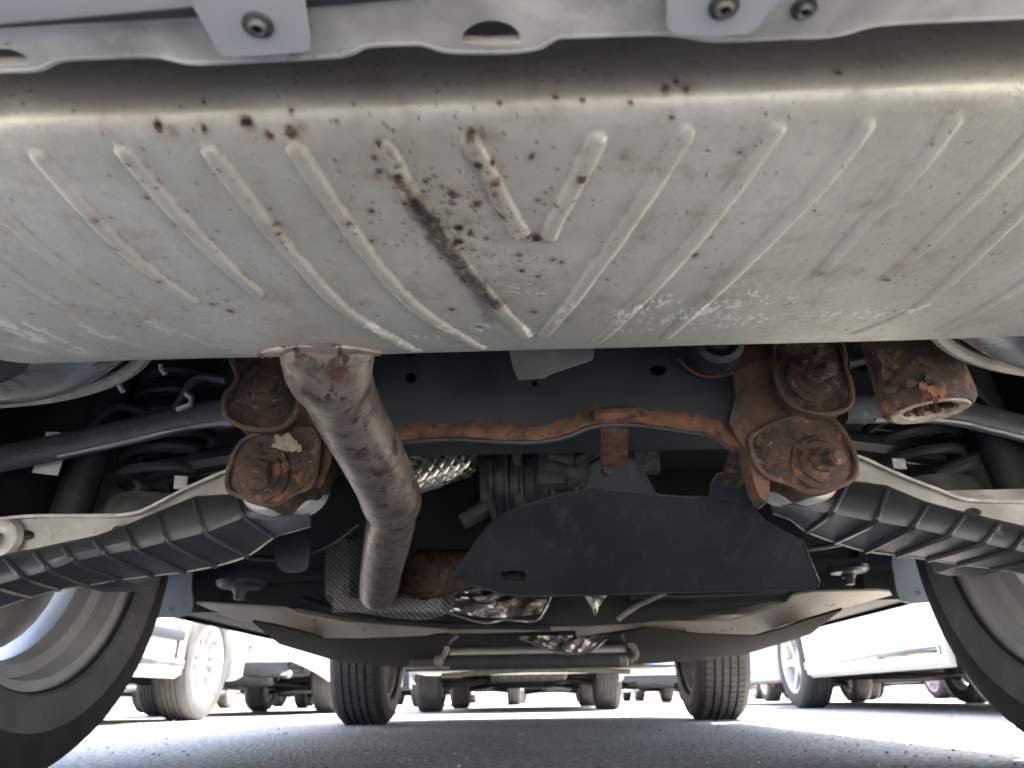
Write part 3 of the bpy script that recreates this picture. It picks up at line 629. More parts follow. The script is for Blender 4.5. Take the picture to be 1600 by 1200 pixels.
Hh = np.maximum(Hh, .3*np.exp(-((np.hypot(Xg-surf_at(640, 290).x, (Yg-surf_at(700, 300).y)*.6))/.06)**2)*np.clip((vnoise(Xg, Yg, 60, 16)-.3)*3, 0, 1))
# small random pits, denser round the middle
for _ in range(260):
    cx, cy = (random.gauss(710, 100), random.gauss(320, 70)) if random.random() < .72 else (random.uniform(0, 1600), random.uniform(150, 520))
    if not (150 < cy < 530): continue
    spot(cx, cy, random.choice([1.3, 1.6, 2, 2, 2.6, 3.4]), random.uniform(.5, 1), halo=.35, warp=.6)
cr_ = arc_of(surf_at(800, 165)); Hh = np.maximum(Hh, .34*np.exp(-((Sg-cr_)/.012)**2)*np.clip((vnoise(Xg*.35, Sg, 40, 77)-.42)*4, 0, 1))
R_ = np.maximum(R_, ribedge*.55*np.clip((vnoise(Xg, Yg, 200, 9)-.42)*7, 0, 1)); Hh = np.maximum(Hh, ribedge*.45)
# bright scrapes where something rubbed the lower edge
def scrape(pl, wd, a_=1., ns=220, th=.45, seed=12):
    global B_
    dd = polydist(pl, 2.2); B_ = np.maximum(B_, a_*np.clip((1-dd/wd)/.6, 0, 1)*np.clip((vnoise(Xg, Yg*.6, ns, seed)-th+.045)*11, 0, 1))
for pl, wd, a_, th in [([(575, 506), (603, 520)], .004, .9, .42), ([(683, 505), (702, 515)], .0035, .8, .42), ([(870, 498), (898, 470)], .004, .8, .42), ([(230, 500), (265, 520)], .004, .8, .42), ([(125, 508), (168, 526)], .0045, .8, .42), ([(-5, 502), (60, 530)], .008, 1, .46), ([(20, 540), (60, 550)], .006, .6, .5), ([(40, 505), (75, 520), (130, 548)], .003, .9, .4), ([(100, 545), (135, 553)], .003, .8, .42), ([(1430, 482), (1447, 474)], .003, 1, .3), ([(620, 530), (645, 545)], .003, .7, .45),
                     ([(970, 492), (1040, 470)], .010, 1, .55), ([(1070, 492), (1135, 478)], .010, 1, .55), ([(960, 510), (1180, 500)], .014, .9, .66), ([(1160, 450), (1220, 470)], .012, .9, .68), ([(1260, 500), (1420, 490)], .012, .8, .68), ([(740, 520), (690, 530), (600, 525)], .012, .8, .68), ([(820, 510), (828, 522)], .003, .7, .4)]:
    scrape(pl, wd, a_, 520, th)
dimp = surf_at(750, 512); dd = np.hypot(Xg-dimp.x, Yg-dimp.y)
disp = rib*.0020 + .0012*np.exp(-((dd-.004)/.0012)**2) - .002*np.exp(-(dd/.0028)**2) + (vnoise(Xg, Yg, 9, 31, 2)-.5)*.0012
G_ = np.maximum(G_, np.exp(-(dd/.0026)**2))
# outward normal of the section
dY = np.gradient(Yg, axis=1); dZ = np.gradient(Zg, axis=1); ln = np.hypot(dY, dZ)+1e-9; nY, nZ = dZ/ln, -dY/ln
mask = bottom*np.clip((.35-Zg)/.02, 0, 1)
Yd = Yg+nY*disp*mask; Zd = Zg+nZ*disp*mask
co = np.stack([Xg, Yd, Zd], -1).reshape(-1, 3)
idx = np.arange(NU*NV).reshape(NU, NV); q = np.stack([idx[:-1, :-1], idx[1:, :-1], idx[1:, 1:], idx[:-1, 1:]], -1).reshape(-1, 4)
me = bpy.data.meshes.new('muffler'); me.vertices.add(len(co)); me.vertices.foreach_set('co', co.ravel().astype(np.float32))
me.loops.add(q.size); me.loops.foreach_set('vertex_index', q.ravel().astype(np.int32)); me.polygons.add(len(q)); me.polygons.foreach_set('loop_start', np.arange(0, q.size, 4, dtype=np.int32))
me.update(); me.validate()
ca = me.attributes.new('stain', 'FLOAT_COLOR', 'POINT'); ca.data.foreach_set('color', np.stack([R_, G_, B_, np.ones_like(R_)], -1).ravel().astype(np.float32))
ha = me.attributes.new('haze', 'FLOAT', 'POINT'); ha.data.foreach_set('value', Hh.ravel().astype(np.float32))
muf = link('muffler', me, M['muffler'], CAR, True, 60)
for s in (-1, 1):
    i = 0 if s < 0 else NU-1; ring = [Vector((s*HW, Yg[i, k], Zg[i, k])) for k in range(0, NV, 5)]
    bm = BM(); add_tube(bm, ring, .0035, 8); vs = [bm.verts.new(p+Vector((s*.002, 0, 0))) for p in ring]; c = bm.verts.new((s*(HW+.012), CY, CZ))
    for a, b in zip(vs, vs[1:]): bm.faces.new((a, b, c))
    part('end_cap', bm, 'pipe', muf)
# stamped lettering: thin raised strokes, read upwards
GL = {'W': [[(0, 1), (.25, 0), (.5, 1), (.75, 0), (1, 1)]], 'A': [[(0, 0), (.5, 1), (1, 0)], [(.2, .4), (.8, .4)]], 'C': [[(1, .85), (.7, 1), (.2, .9), (0, .5), (.2, .1), (.7, 0), (1, .15)]], 'M': [[(0, 0), (0, 1), (.5, .3), (1, 1), (1, 0)]], 'E': [[(1, 1), (0, 1), (0, 0), (1, 0)], [(0, .5), (.8, .5)]],
      'X': [[(0, 0), (1, 1)], [(0, 1), (1, 0)]], 'I': [[(.5, 0), (.5, 1)]], 'O': [[(.5, 0), (0, .3), (0, .7), (.5, 1), (1, .7), (1, .3), (.5, 0)]], 'H': [[(0, 0), (0, 1)], [(1, 0), (1, 1)], [(0, .5), (1, .5)]], 'U': [[(0, 1), (0, .2), (.5, 0), (1, .2), (1, 1)]], 'L': [[(0, 1), (0, 0), (1, 0)]], 'T': [[(0, 1), (1, 1)], [(.5, 0), (.5, 1)]],
      'P': [[(0, 0), (0, 1), (.8, 1), (1, .75), (.8, .5), (0, .5)]], 'G': [[(1, .85), (.5, 1), (0, .6), (0, .3), (.5, 0), (1, .2), (1, .5), (.6, .5)]], '4': [[(.8, 0), (.8, 1), (0, .3), (1, .3)]], '1': [[(.3, .8), (.5, 1), (.5, 0)]], ' ': []}
bm = BM()
def letters(txt, x_px, y0_px, y1_px, h_px):
    n = len(txt); step = (y0_px-y1_px)/n
    for i, ch in enumerate(txt):
        for st in GL[ch]:
            pts = [surf_at(x_px-h_px*v, y0_px-step*(i+.82*uu)) for uu, v in st]
            pts = [p+Vector((0, 0, -.0001)) for p in pts]
            add_tube(bm, pts, .00020, 5)
letters('W AC', 812, 462, 384, 24); letters('4U MEXIC', 833, 462, 384, 12); letters('1GM 4LTLP', 852, 462, 386, 14)
part('lettering', bm, 'arm', muf)
# collar where the pipe leaves
bm = BM(); c = at(505, 556, Y=.438)
ring = [Vector((c.x+.052*cos(a), c.y+.010*(1-abs(cos(a)))-.004, c.z+.0+.026*sin(a)+.004)) for a in np.linspace(0, 2*pi, 40)]
add_tube(bm, [surf_at(v.x, v.y)+Vector((0, 0, -.0005)) for v in catmull([Vector((408, 552, 0)), Vector((430, 545, 0)), Vector((470, 540, 0)), Vector((520, 540, 0)), Vector((562, 544, 0)), Vector((592, 549, 0))], 6)], .0030, 8, wob=.1)
part('pipe_collar', bm, 'pipe', muf)
# --- exhaust pipe
PP = [(505, 540, .425), (512, 566, .465), (527, 605, .515), (550, 655, .585), (580, 710, .675), (604, 760, .775), (613, 795, .87), (606, 840, .98), (596, 890, 1.13), (590, 925, 1.27)]
PW = [at(x, y, Y=Y) for x, y, Y in PP]; PW[0] = Vector((PW[0].x+.01, .395, .352)); PW[1] = at(512, 560, Y=.455)
pts = catmull(PW, 6); n = len(pts)
rad = [float(np.interp(i, [0, 5, 9, 13, 20, 27, 34, 40, 54], [.037, .0315, .0285, .0275, .0290, .0315, .0330, .0310, .0305]))*(1-.13*math.exp(-((i-37)/1.6)**2)+.05*math.exp(-((i-33)/2)**2)) for i in range(n)]
bm = BM(); add_tube(bm, pts+[pts[-1]+Vector((.0, .06, .03)), pts[-1]+Vector((0, .10, .10))], rad+[.031, .03], 40)
ex_p = part('exhaust_pipe', bm, 'pipe')
bm = BM(); i0 = 4; d = (pts[i0+1]-pts[i0]).normalized(); add_lathe(bm, [(.030, -.006), (.0350, -.005), (.0358, 0), (.0342, .005), (.030, .006)], pts[i0], d, 40, wob=.012); part('weld_ring', bm, 'pipe', ex_p)

# --- subframe
def pl_at(Y0, y0=None, k=0): return (lambda x, y: at(x, y, Y=Y0+(k*(y-y0) if y0 else 0)))
bm = BM()
up = pl_at(.7595, 500, -.00009)
add_plate(bm, [(430, 480), (1260, 480), (1260, 618), (1150, 616), (950, 620), (700, 622), (430, 622)], up, (0, .003, 0), [ellipse(642, 590, 9, 9, 12), ellipse(640, 553, 8, 6, 12), ellipse(835, 599, 5, 5, 10), ellipse(1028, 578, 13, 9, 14)])
lowp = pl_at(.7489, 618, -.00002)
botl = [(430, 676), (560, 678), (620, 674), (700, 668), (780, 672), (840, 672), (885, 664), (930, 648), (990, 646), (1060, 655), (1110, 664), (1150, 686), (1230, 700)]
add_plate(bm, [(1230, 618), (1150, 616), (950, 620), (700, 622), (430, 622)]+botl, lowp, (0, .003, 0))
for x0, x1 in ((430, 1240),):
    P0, P1 = at(x0, 650, Y=.79), at(x1, 650, Y=.79); add_box(bm, ((P0.x+P1.x)/2, .84, .44), (P1.x-P0.x, .10, .12))
sf = part('subframe', bm, 'frame')
band = [(x, y+2) for x, y in botl]; bm = BM(); bs = catmull([Vector((x, y, 0)) for x, y in band], 8); nb = len(bs)
upb = [(v.x, v.y-8-4*sin(i*.37)*sin(i*.11+1)-random.uniform(0, 7)) for i, v in enumerate(bs)]; dnb = [(v.x, v.y+12+random.uniform(0, 2)) for i, v in enumerate(bs)]
rows = []
for (ux, uy), (dx_, dy_), i in zip(upb, dnb, range(nb)):
    rows.append([bm.verts.new(at(ux+(dx_-ux)*t, uy+(dy_-uy)*t, Y=.7478-.0022*sin(pi*min(1, t*1.1))+random.uniform(-.0008, .0008))) for t in (0, .15, .35, .55, .75, .9, 1)]+[bm.verts.new(at(dx_, dy_, Y=.775))])
for A, B in zip(rows, rows[1:]):
    for k in range(7): bm.faces.new((A[k], A[k+1], B[k+1], B[k]))
part('rust_flange', bm, 'rust_orange', sf)
bm = BM(); pts = catmull([at(x, y+16, Y=.762) for x, y in band], 4); add_tube(bm, pts, .0035, 8); part('lower_lip', bm, 'frame', sf)
bm = BM(); add_plate(bm, [(792, 530), (930, 530), (928, 556), (924, 562), (862, 583), (850, 590), (810, 593), (801, 572)], pl_at(.66), (0, .002, .0)); part('hanging_plate', bm, 'dimple')
bm = BM(); c = at(1120, 538, Y=.70); add_lathe(bm, [(.012, -.01), (.02, -.014), (.026, -.01), (.026, .02), (.012, .02)], c, 'Y', 28); part('rubber_ring', bm, 'plastic')
bm = BM(); add_lathe(bm, [(0, -.012), (.011, -.012), (.011, .02)], c, 'Y', 16); part('ring_bolt', bm, 'gear')
bm = BM(); pts = catmull([at(x, y, Y=.735) for x, y in ((1060, 560), (1085, 582), (1115, 588), (1150, 580), (1185, 560))], 5); add_tube(bm, pts, .0022, 8, wob=.15); part('rust_seam', bm, 'rust_orange', sf)
# rusty end of the crossmember at the right
bm = BM(); add_plate(bm, smooth_loop([(1150, 540), (1240, 540), (1240, 640), (1225, 700), (1204, 740), (1203, 775), (1196, 785), (1182, 765), (1165, 705), (1140, 660), (1150, 620)], 2), pl_at(.738), (0, .03, 0)); part('crossmember_end', bm, 'frame_rust', sf)
bm = BM(); add_plate(bm, smooth_loop([(440, 560), (520, 560), (520, 700), (510, 740), (500, 762), (482, 758), (462, 740), (450, 660)], 2), pl_at(.742), (0, .03, 0)); part('crossmember_end', bm, 'frame_rust', sf)
def torus_arc(cpx, r_px, Y, a0, a1, tr, m, nm, par=None):
    bm = BM(); pts = [at(cpx[0]+r_px*cos(a), cpx[1]+r_px*sin(a), Y=Y) for a in np.linspace(a0, a1, 24)]; add_tube(bm, pts, tr, 8); return part(nm, bm, m, par)
torus_arc((1262, 588), 62, .745, .55*pi, 1.15*pi, .003, 'frame', 'stamped_ridge', sf); torus_arc((1262, 588), 78, .752, .60*pi, 1.1*pi, .0025, 'frame', 'stamped_ridge', sf)
# straps that carry the shield
bm = BM()
add_plate(bm, [(938, 655), (943, 645), (976, 645), (982, 655), (981, 720), (976, 727), (944, 727), (939, 720)], pl_at(.742, 650, .0015), (0, .006, 0)); st1 = part('shield_strap', bm, 'rust_orange')
bm = BM(); P0 = at(928, 650, Y=.74); P1 = at(992, 644, Y=.74); add_tube(bm, [P0, P0.lerp(P1, .5), P1], [.006, .008, .006], 10, wob=.12); part('weld_bead', bm, 'rust_orange', st1)
bm = BM(); pts = catmull([at(x, y, Y=Y) for x, y, Y in ((1192, 690, .735), (1170, 695, .75), (1155, 712, .78), (1147, 745, .85))], 5); add_tube(bm, pts, [.009+.004*(i/len(pts)) for i in range(len(pts))], 14, wob=.05); part('shield_strap', bm, 'rust')

# --- rusty pivot mounts
def mount(outline, Y, bc, stud, rr=27, paint=None, nut_r=17, m='rust'):
    lp = smooth_loop(outline, 5); bm = BM()
    add_plate(bm, lp, pl_at(Y), (0, .045, 0))
    mt = part('pivot_mount', bm, m)
    bm = BM(); pts = [at(x, y, Y=Y-.001) for x, y in lp]; add_tube(bm, pts+[pts[0]], .0030, 8, wob=.15); part('mount_rim', bm, 'rust_shell', mt)
    c = at(*bc, Y=Y); r = px2m(rr, c); nr = px2m(nut_r, c)
    bm = BM(); add_lathe(bm, [(r*1.35, .0005), (r*1.3, -.004), (r, -.005), (r*.95, -.0075), (nr, -.0078), (0, -.0078)], c, 'Y', 26, wob=.05); part('washer', bm, 'rust', mt)
    bm = BM(); add_lathe(bm, [(nr*.98, -.006), (nr, -.016), (nr*.85, -.0185), (nr*.45, -.019), (0, -.019)], c, 'Y', 6, wob=.06)
    e = at(*stud, Y=Y-.036); p0 = c+Vector((0, -.012, 0)); add_tube(bm, [p0, p0.lerp(e, .5), e], [nr*.62, nr*.58, nr*.50], 10, wob=.07)
    for t in np.linspace(.25, .9, 6): add_lathe(bm, [(nr*.5, -.001), (nr*.68, 0), (nr*.5, .001)], p0.lerp(e, t), (e-p0), 12)
    part('pivot_bolt', bm, 'rust', mt)
    bm = BM(); xs = [p[0] for p in outline]; ys_ = [p[1] for p in outline]; mx_, my_ = sum(xs)/len(xs), sum(ys_)/len(ys_)
    for _ in range(70):
        a = random.uniform(0, 2*pi); k = sqrt(random.random())*.80; x = mx_+(max(xs)-min(xs))/2*k*cos(a); y = my_+(max(ys_)-min(ys_))/2*k*sin(a)
        c_ = at(x, y, Y=Y-.0008); rr_ = random.uniform(.0015, .0055); tl = random.uniform(-.25, .25); t2 = random.uniform(-.25, .25)
        add_plate(bm, [(rr_*cos(q_)*random.uniform(.5, 1.3), rr_*sin(q_)*random.uniform(.4, 1.1)) for q_ in np.linspace(0, 2*pi, 8)[:-1]], lambda u_, v_, c_=c_, tl=tl, t2=t2: c_+Vector((u_, u_*tl+v_*t2, v_)), (0, .0022, 0))
    sc_ = part('rust_scale', bm, m, mt, smooth=False); sc_['kind'] = 'stuff'
    return mt
mount([(362, 540), (455, 540), (462, 590), (466, 630), (450, 662), (415, 671), (378, 666), (353, 648), (352, 618), (372, 592)], .715, (413, 605), (408, 624), 29, nut_r=20)
ml = mount([(392, 682), (440, 672), (492, 672), (498, 715), (486, 758), (462, 770), (432, 788), (400, 783), (360, 766), (357, 738), (370, 702)], .735, (410, 742), (402, 758), 34, nut_r=21)
mount([(1215, 530), (1305, 530), (1322, 580), (1331, 612), (1326, 634), (1300, 645), (1255, 641), (1225, 620), (1212, 585)], .715, (1268, 592), (1300, 574), 30, nut_r=18)
mr = mount([(1175, 682), (1225, 655), (1285, 650), (1312, 668), (1333, 705), (1336, 742), (1308, 760), (1265, 768), (1225, 753), (1197, 742), (1180, 720)], .735, (1280, 724), (1312, 712), 34, nut_r=20)
bm = BM()
for _ in range(26):
    x, y = random.uniform(420, 470), random.uniform(678, 704)
    if abs((y-690)-(x-445)*.3) > 12: continue
    c = at(x, y, Y=.7335); rr = random.uniform(.003, .006); add_plate(bm, [(rr*cos(a)*random.uniform(.6, 1.2), rr*sin(a)*random.uniform(.5, 1.1)) for a in np.linspace(0, 2*pi, 8)[:-1]], lambda a, b, c=c: c+Vector((a, random.uniform(-.001, 0), b)), (0, .0015, 0))
part('paint_flakes', bm, 'rust_edge', ml)
# sleeves (pale) and rubber below the mounts
for a, b, s in (((424, 757), (466, 760), 1), ((1262, 740), (1226, 744), -1)):
    c = at(a[0], a[1], Y=.775); r = px2m(47, c); bm = BM(); add_lathe(bm, [(r*.6, -.012), (r*.92, -.012), (r, -.008), (r, .012), (r*.9, .016)], c, Vector((s*.35, 1, 0)), 36); part('bushing_sleeve', bm, 'sleeve')
    c = at(b[0], b[1], Y=.785); r = px2m(42, c); bm = BM(); add_lathe(bm, [(r*.5, -.010), (r*.9, -.010), (r, -.006), (r, .018), (r*.7, .02)], c, Vector((s*.35, 1, 0)), 36); part('bushing_ring', bm, 'sleeve')

# --- control arms
armL_top = [(-200, 822), (-80, 815), (0, 808), (60, 803), (130, 803), (190, 802), (222, 797), (250, 784), (290, 763), (330, 745), (360, 733), (400, 722)]
armL_bot = [(400, 800), (350, 800), (310, 800), (200, 845), (100, 870), (0, 895), (-100, 915), (-200, 930)]
armR_top = [(1300, 700), (1340, 712), (1380, 730), (1420, 747), (1460, 762), (1490, 774), (1520, 779), (1600, 781), (1700, 785), (1800, 790)]
armR_bot = [(1800, 880), (1700, 860), (1600, 845), (1500, 825), (1400, 790), (1340, 780), (1300, 770)]
for top, bot, holes in ((armL_top, armL_bot, [ellipse(42, 836, 13, 8, 10), ellipse(186, 827, 11, 6, 10)]), (armR_top, armR_bot, [ellipse(1520, 800, 14, 7, 10)])):
    bm = BM(); add_plate(bm, top+bot, pl_at(.825), (0, .004, 0), holes); arm = part('control_arm', bm, 'arm')
    bm = BM(); pts = catmull([at(x, y-1, Y=.823) for x, y in top], 4)
    a, b = [], []
    for p in pts: a.append(bm.verts.new(p+Vector((0, -.008, -.003)))); b.append(bm.verts.new(p+Vector((0, .035, .004))))
    for k in range(len(pts)-1): bm.faces.new((a[k], a[k+1], b[k+1], b[k]))
    r = bmesh.ops.extrude_face_region(bm, geom=bm.faces[:])
    for v in [g_ for g_ in r['geom'] if isinstance(g_, bmesh.types.BMVert)]: v.co += Vector((0, 0, -.0035))
    part('arm_flange', bm, 'arm_edge', arm)
    bm = BM(); add_box(bm, (at(*top[4], Y=.87).x, .88, at(*top[4], Y=.88).z-.02), (.30, .05, .02)); part('arm_web', bm, 'arm', arm)
bm = BM(); c = at(2, 843, Y=.82); add_lathe(bm, [(.006, -.004), (.012, -.007), (.021, -.006), (.025, 0), (.02, .0)], c, 'Y', 24); part('arm_bolt', bm, 'arm')
# --- ribbed black covers
CL = [((478, 790), (484, 806), (485, 822)), ((440, 795), (440, 815), (452, 832)), ((371, 778), (383, 808), (430, 838)), ((304, 781), (322, 832), (388, 868)), ((248, 804), (264, 846), (338, 884)), ((198, 825), (215, 858), (290, 893)), ((149, 843), (168, 866), (240, 899)), ((100, 853), (118, 876), (190, 905)), ((56, 863), (80, 890), (140, 914)), ((10, 871), (40, 902), (95, 920)), ((-50, 888), (-10, 915), (50, 932)), ((-130, 908), (-80, 935), (-10, 952)), ((-220, 925), (-180, 955), (-90, 975))]
CR = [((1208, 768), (1204, 786), (1208, 802)), ((1262, 768), (1250, 795), (1236, 812)), ((1322, 756), (1298, 802), (1259, 830)), ((1386, 764), (1366, 815), (1304, 847)), ((1446, 789), (1422, 824), (1351, 861)), ((1504, 805), (1478, 836), (1400, 867)), ((1559, 818), (1532, 848), (1448, 874)), ((1604, 828), (1578, 858), (1496, 881)), ((1660, 840), (1632, 870), (1548, 888)), ((1730, 860), (1700, 888), (1620, 900)), ((1830, 880), (1800, 910), (1720, 925))]
for C_, nm in ((CL, 'L'), (CR, 'R')):
    st = []
    for i, (t, c, b) in enumerate(C_):
        st.append([at(t[0], t[1]-3, Y=.815), at(*t, Y=.803), at(t[0]*.5+c[0]*.5, t[1]*.45+c[1]*.55, Y=.792), at(c[0], c[1], Y=.795), at(c[0]*.5+b[0]*.5, c[1]*.5+b[1]*.5+1, Y=.845), at(*b, Y=.905), at(b[0], b[1]-5, Y=.906)])
    bm = BM(); rows = [[bm.verts.new(p) for p in s] for s in st]
    # interpolate between stations for smoothness
    for A, B in zip(rows, rows[1:]):
        for k in range(len(A)-1): bm.faces.new((A[k], A[k+1], B[k+1], B[k]))
    r = bmesh.ops.extrude_face_region(bm, geom=bm.faces[:])
    for v in [g_ for g_ in r['geom'] if isinstance(g_, bmesh.types.BMVert)]: v.co += Vector((0, .002, .003))
    cv = part('arm_cover', bm, 'cover', ang=50)
    for s in st[2:]:
        bm = BM(); pts = catmull([p+Vector((0, -.0015, -.0015)) for p in s[1:6]], 4); add_tube(bm, pts, .0024, 6, sq=(1.2, .9)); part('cover_rib', bm, 'cover', cv)
    bm = BM(); add_tube(bm, catmull([s[5] for s in st], 3), .0014, 6); part('cover_edge', bm, 'beige', cv)

# --- upper links, springs, shocks and tags
bm = BM(); pts = catmull([at(x, y, Y=Y) for x, y, Y in ((-120, 728, .86), (0, 716, .86), (100, 697, .86), (200, 675, .86), (300, 652, .85), (360, 645, .82), (400, 648, .80))], 5)
add_tube(bm, pts, .0178, 12, sq=(.6, 1.), up=(0, 1, 0)); ul = part('upper_link', bm, 'link')
bm = BM(); add_tube(bm, [p+Vector((0, -.007, -.0155)) for p in pts[10:-4]], .003, 8, wob=.2); part('link_edge', bm, 'dimple', ul)
bm = BM(); pts = catmull([at(x, y, Y=Y) for x, y, Y in ((1310, 640, .80), (1370, 640, .84), (1440, 640, .86), (1500, 646, .86), (1600, 670, .86), (1720, 700, .86))], 5)
add_tube(bm, pts, .0178, 12, sq=(.6, 1.), up=(0, 1, 0)); ul = part('upper_link', bm, 'link')
bm = BM(); add_tube(bm, [p+Vector((0, -.007, -.0155)) for p in pts[4:]], .003, 8, wob=.2); part('link_edge', bm, 'dimple', ul)
bm = BM(); add_tube(bm, [at(1720, 665, Y=.95), at(1600, 690, Y=.95), at(1500, 728, Y=.95), at(1460, 745, Y=.95)], .010, 10); part('tie_rod', bm, 'frame')
bm = BM(); add_tube(bm, [at(-100, 610, Y=1.0), at(60, 655, Y=1.0)], .010, 10); part('tie_rod', bm, 'frame')
for s in (-1, 1):
    c = Vector((s*.52, 1.0, .33)); n = 150
    bm = BM(); pts = [c+Vector((.055*cos(t), .055*sin(t), .04+.028*t/(2*pi))) for t in np.linspace(0, 2*pi*6, n)]; add_tube(bm, pts, .0075, 8); part('coil_spring', bm, 'frame')
    bm = BM(); add_lathe(bm, [(0, -.006), (.068, -.006), (.072, 0), (.070, .010), (.062, .026), (0, .028)], c, 'Z', 32); part('spring_seat', bm, 'gear')
    bm = BM(); add_tube(bm, [Vector((s*.60, .92, .26)), Vector((s*.575, .95, .60))], .024, 16); part('shock_absorber', bm, 'plastic')
    bm = BM(); add_box(bm, (s*.42, .98, .49), (.30, .06, .05), Matrix.Rotation(s*.15, 3, 'Y'), bev=.015); add_tube(bm, [(s*.30, .95, .42), (s*.55, 1.0, .40)], .018, 10); add_box(bm, (s*.36, 1.05, .40), (.08, .1, .06), bev=.01)
    part('brake_bracket', bm, 'plastic')
    bm = BM(); pts = catmull([Vector(p) for p in ((s*.36, .80, .45), (s*.42, .84, .47), (s*.47, .88, .44), (s*.55, .9, .46), (s*.60, .92, .42))], 6); add_tube(bm, pts, .005, 8); part('brake_hose', bm, 'cover')
    bm = BM(); add_box(bm, (s*.60, 1.06, .33), (.09, .10, .16), bev=.02); add_lathe(bm, [(0, -.02), (.05, -.02), (.055, .03), (0, .03)], (s*.64, 1.08, .35), 'X', 24); part('hub_carrier', bm, 'gear')
bm = BM(); add_plate(bm, [(72, 675), (90, 675), (108, 681), (100, 712), (90, 743), (70, 741), (50, 738), (60, 710)], pl_at(.885), (0, .0012, 0)); part('paper_tag', bm, 'white')
bm = BM(); add_plate(bm, [(273, 743), (293, 744), (291, 765), (271, 763)], pl_at(.95), (0, .002, 0)); part('daylight_patch', bm, 'white')  # pale plate added in place of an opening to bright daylight
bm = BM(); add_plate(bm, [(1394, 716), (1414, 717), (1417, 733), (1397, 731)], pl_at(.95), (0, .002, 0)); part('daylight_patch', bm, 'white')  # its counterpart: daylight at the right opening, drawn as a pale plate
bm = BM(); add_tube(bm, [at(276, 640, Y=.84), at(297, 632, Y=.84), at(300, 622, Y=.84), at(290, 615, Y=.84)], .0035, 6); part('clip_hook', bm, 'sleeve')
bm = BM(); add_tube(bm, [at(250, 570, Y=.74), at(252, 578, Y=.74), at(258, 584, Y=.74)], .0025, 6); part('clip_hook', bm, 'sleeve'); bm = BM(); add_tube(bm, [at(184, 597, Y=.74), at(192, 612, Y=.74)], .003, 6); part('clip_hook', bm, 'sleeve')
# --- scuffed pans at both ends of the muffler
for s in (-1, 1):
    cx, cy, cz, rx, ry = s*.48, .36, .340, .24, .225
    def ring_at(k, dz, a): return Vector((cx+s*k*rx*cos(a), cy+k*ry*sin(a), cz+dz))
    A_ = np.linspace(radians(20), radians(172), 60)
    bm = BM(); pr = [(.70, -.022), (.80, -.020), (.88, -.015), (.93, -.008), (.955, 0), (.965, .012), (.965, .06)]
    rows = [[bm.verts.new(ring_at(k, dz+.0012*sin(a*9+k*20), a)) for k, dz in pr] for a in A_]
    for P_, Q_ in zip(rows, rows[1:]):
        for k in range(len(pr)-1): bm.faces.new((P_[k], P_[k+1], Q_[k+1], Q_[k]))
    pn = part('steel_pan', bm, 'pan')
    bm = BM(); add_tube(bm, [ring_at(1.0, .001, a) for a in A_], .0055, 8, sq=(1, 1)); part('pan_seam', bm, 'seam', pn)
# --- rusty damper cylinder
c = at(1452, 641, Y=.60); r = .0365; ax = Vector((-.06, -.02, 1)).normalized(); bm = BM()
add_lathe(bm, [(r*.60, .060), (r*.60, .006), (r*.66, 0), (r*.90, -.0012), (r, .004), (r*1.02, .012), (r*.99, .03), (r*1.01, .06), (r*.98, .11), (r*.98, .16)], c, ax, 64, wob=.022); dm = part('damper_cylinder', bm, 'rust')
bm = BM(); add_lathe(bm, [(r*.60, .012), (r*.61, -.0008), (r*.80, -.0022), (r*.86, -.0008)], c, ax, 40, wob=.03); part('worn_end_face', bm, 'rust_edge', dm)
bm = BM()
for k in range(10):
    a = 2*pi*k/10; n_ = ax.orthogonal().normalized(); b_ = ax.cross(n_); p = c+(n_*cos(a)+b_*sin(a))*r*.57; add_tube(bm, [p+ax*.002, p+ax*.055], .0035, 6)
add_lathe(bm, [(0, .05), (r*.6, .05)], c, ax, 24); part('inner_splines', bm, 'rust_shell', dm)
bm = BM(); add_plate(bm, [(1493, 562), (1501, 566), (1511, 598), (1503, 595)], lambda x, y: at(x, y, Y=.574), (-.001, .004, 0)); part('damper_label', bm, 'arm_edge', dm)
def onD(x, y, off=.0): return at(x, y, Y=c.y-r*.98)+Vector((0, off, 0))
bm = BM()
for _ in range(20):
    x, y = random.uniform(1375, 1500), random.uniform(540, 625); off = abs(x-1442)/72.
    if off > .93: continue
    c_ = at(x, y, Y=c.y-r*sqrt(1-off*off)-.0006); rr_ = random.uniform(.002, .005)
    add_plate(bm, [(rr_*cos(q_)*random.uniform(.5, 1.3), rr_*sin(q_)*random.uniform(.5, 1.2)) for q_ in np.linspace(0, 2*pi, 9)[:-1]], lambda u_, v_, c_=c_, sl_=(x-1442)/72.: c_+Vector((u_, u_*sl_*1.1, v_)), (0, .002, 0))
sc_ = part('rust_scale', bm, 'rust', dm, smooth=False); sc_['kind'] = 'stuff'
bm = BM(); crack = [(1445, 549), (1460, 551), (1446, 556), (1452, 562), (1456, 566), (1449, 574), (1452, 579), (1440, 588), (1428, 596)]
add_tube(bm, [onD(x, y, .001) for x, y in crack], .0011, 5); part('shell_crack', bm, 'bolt', dm)

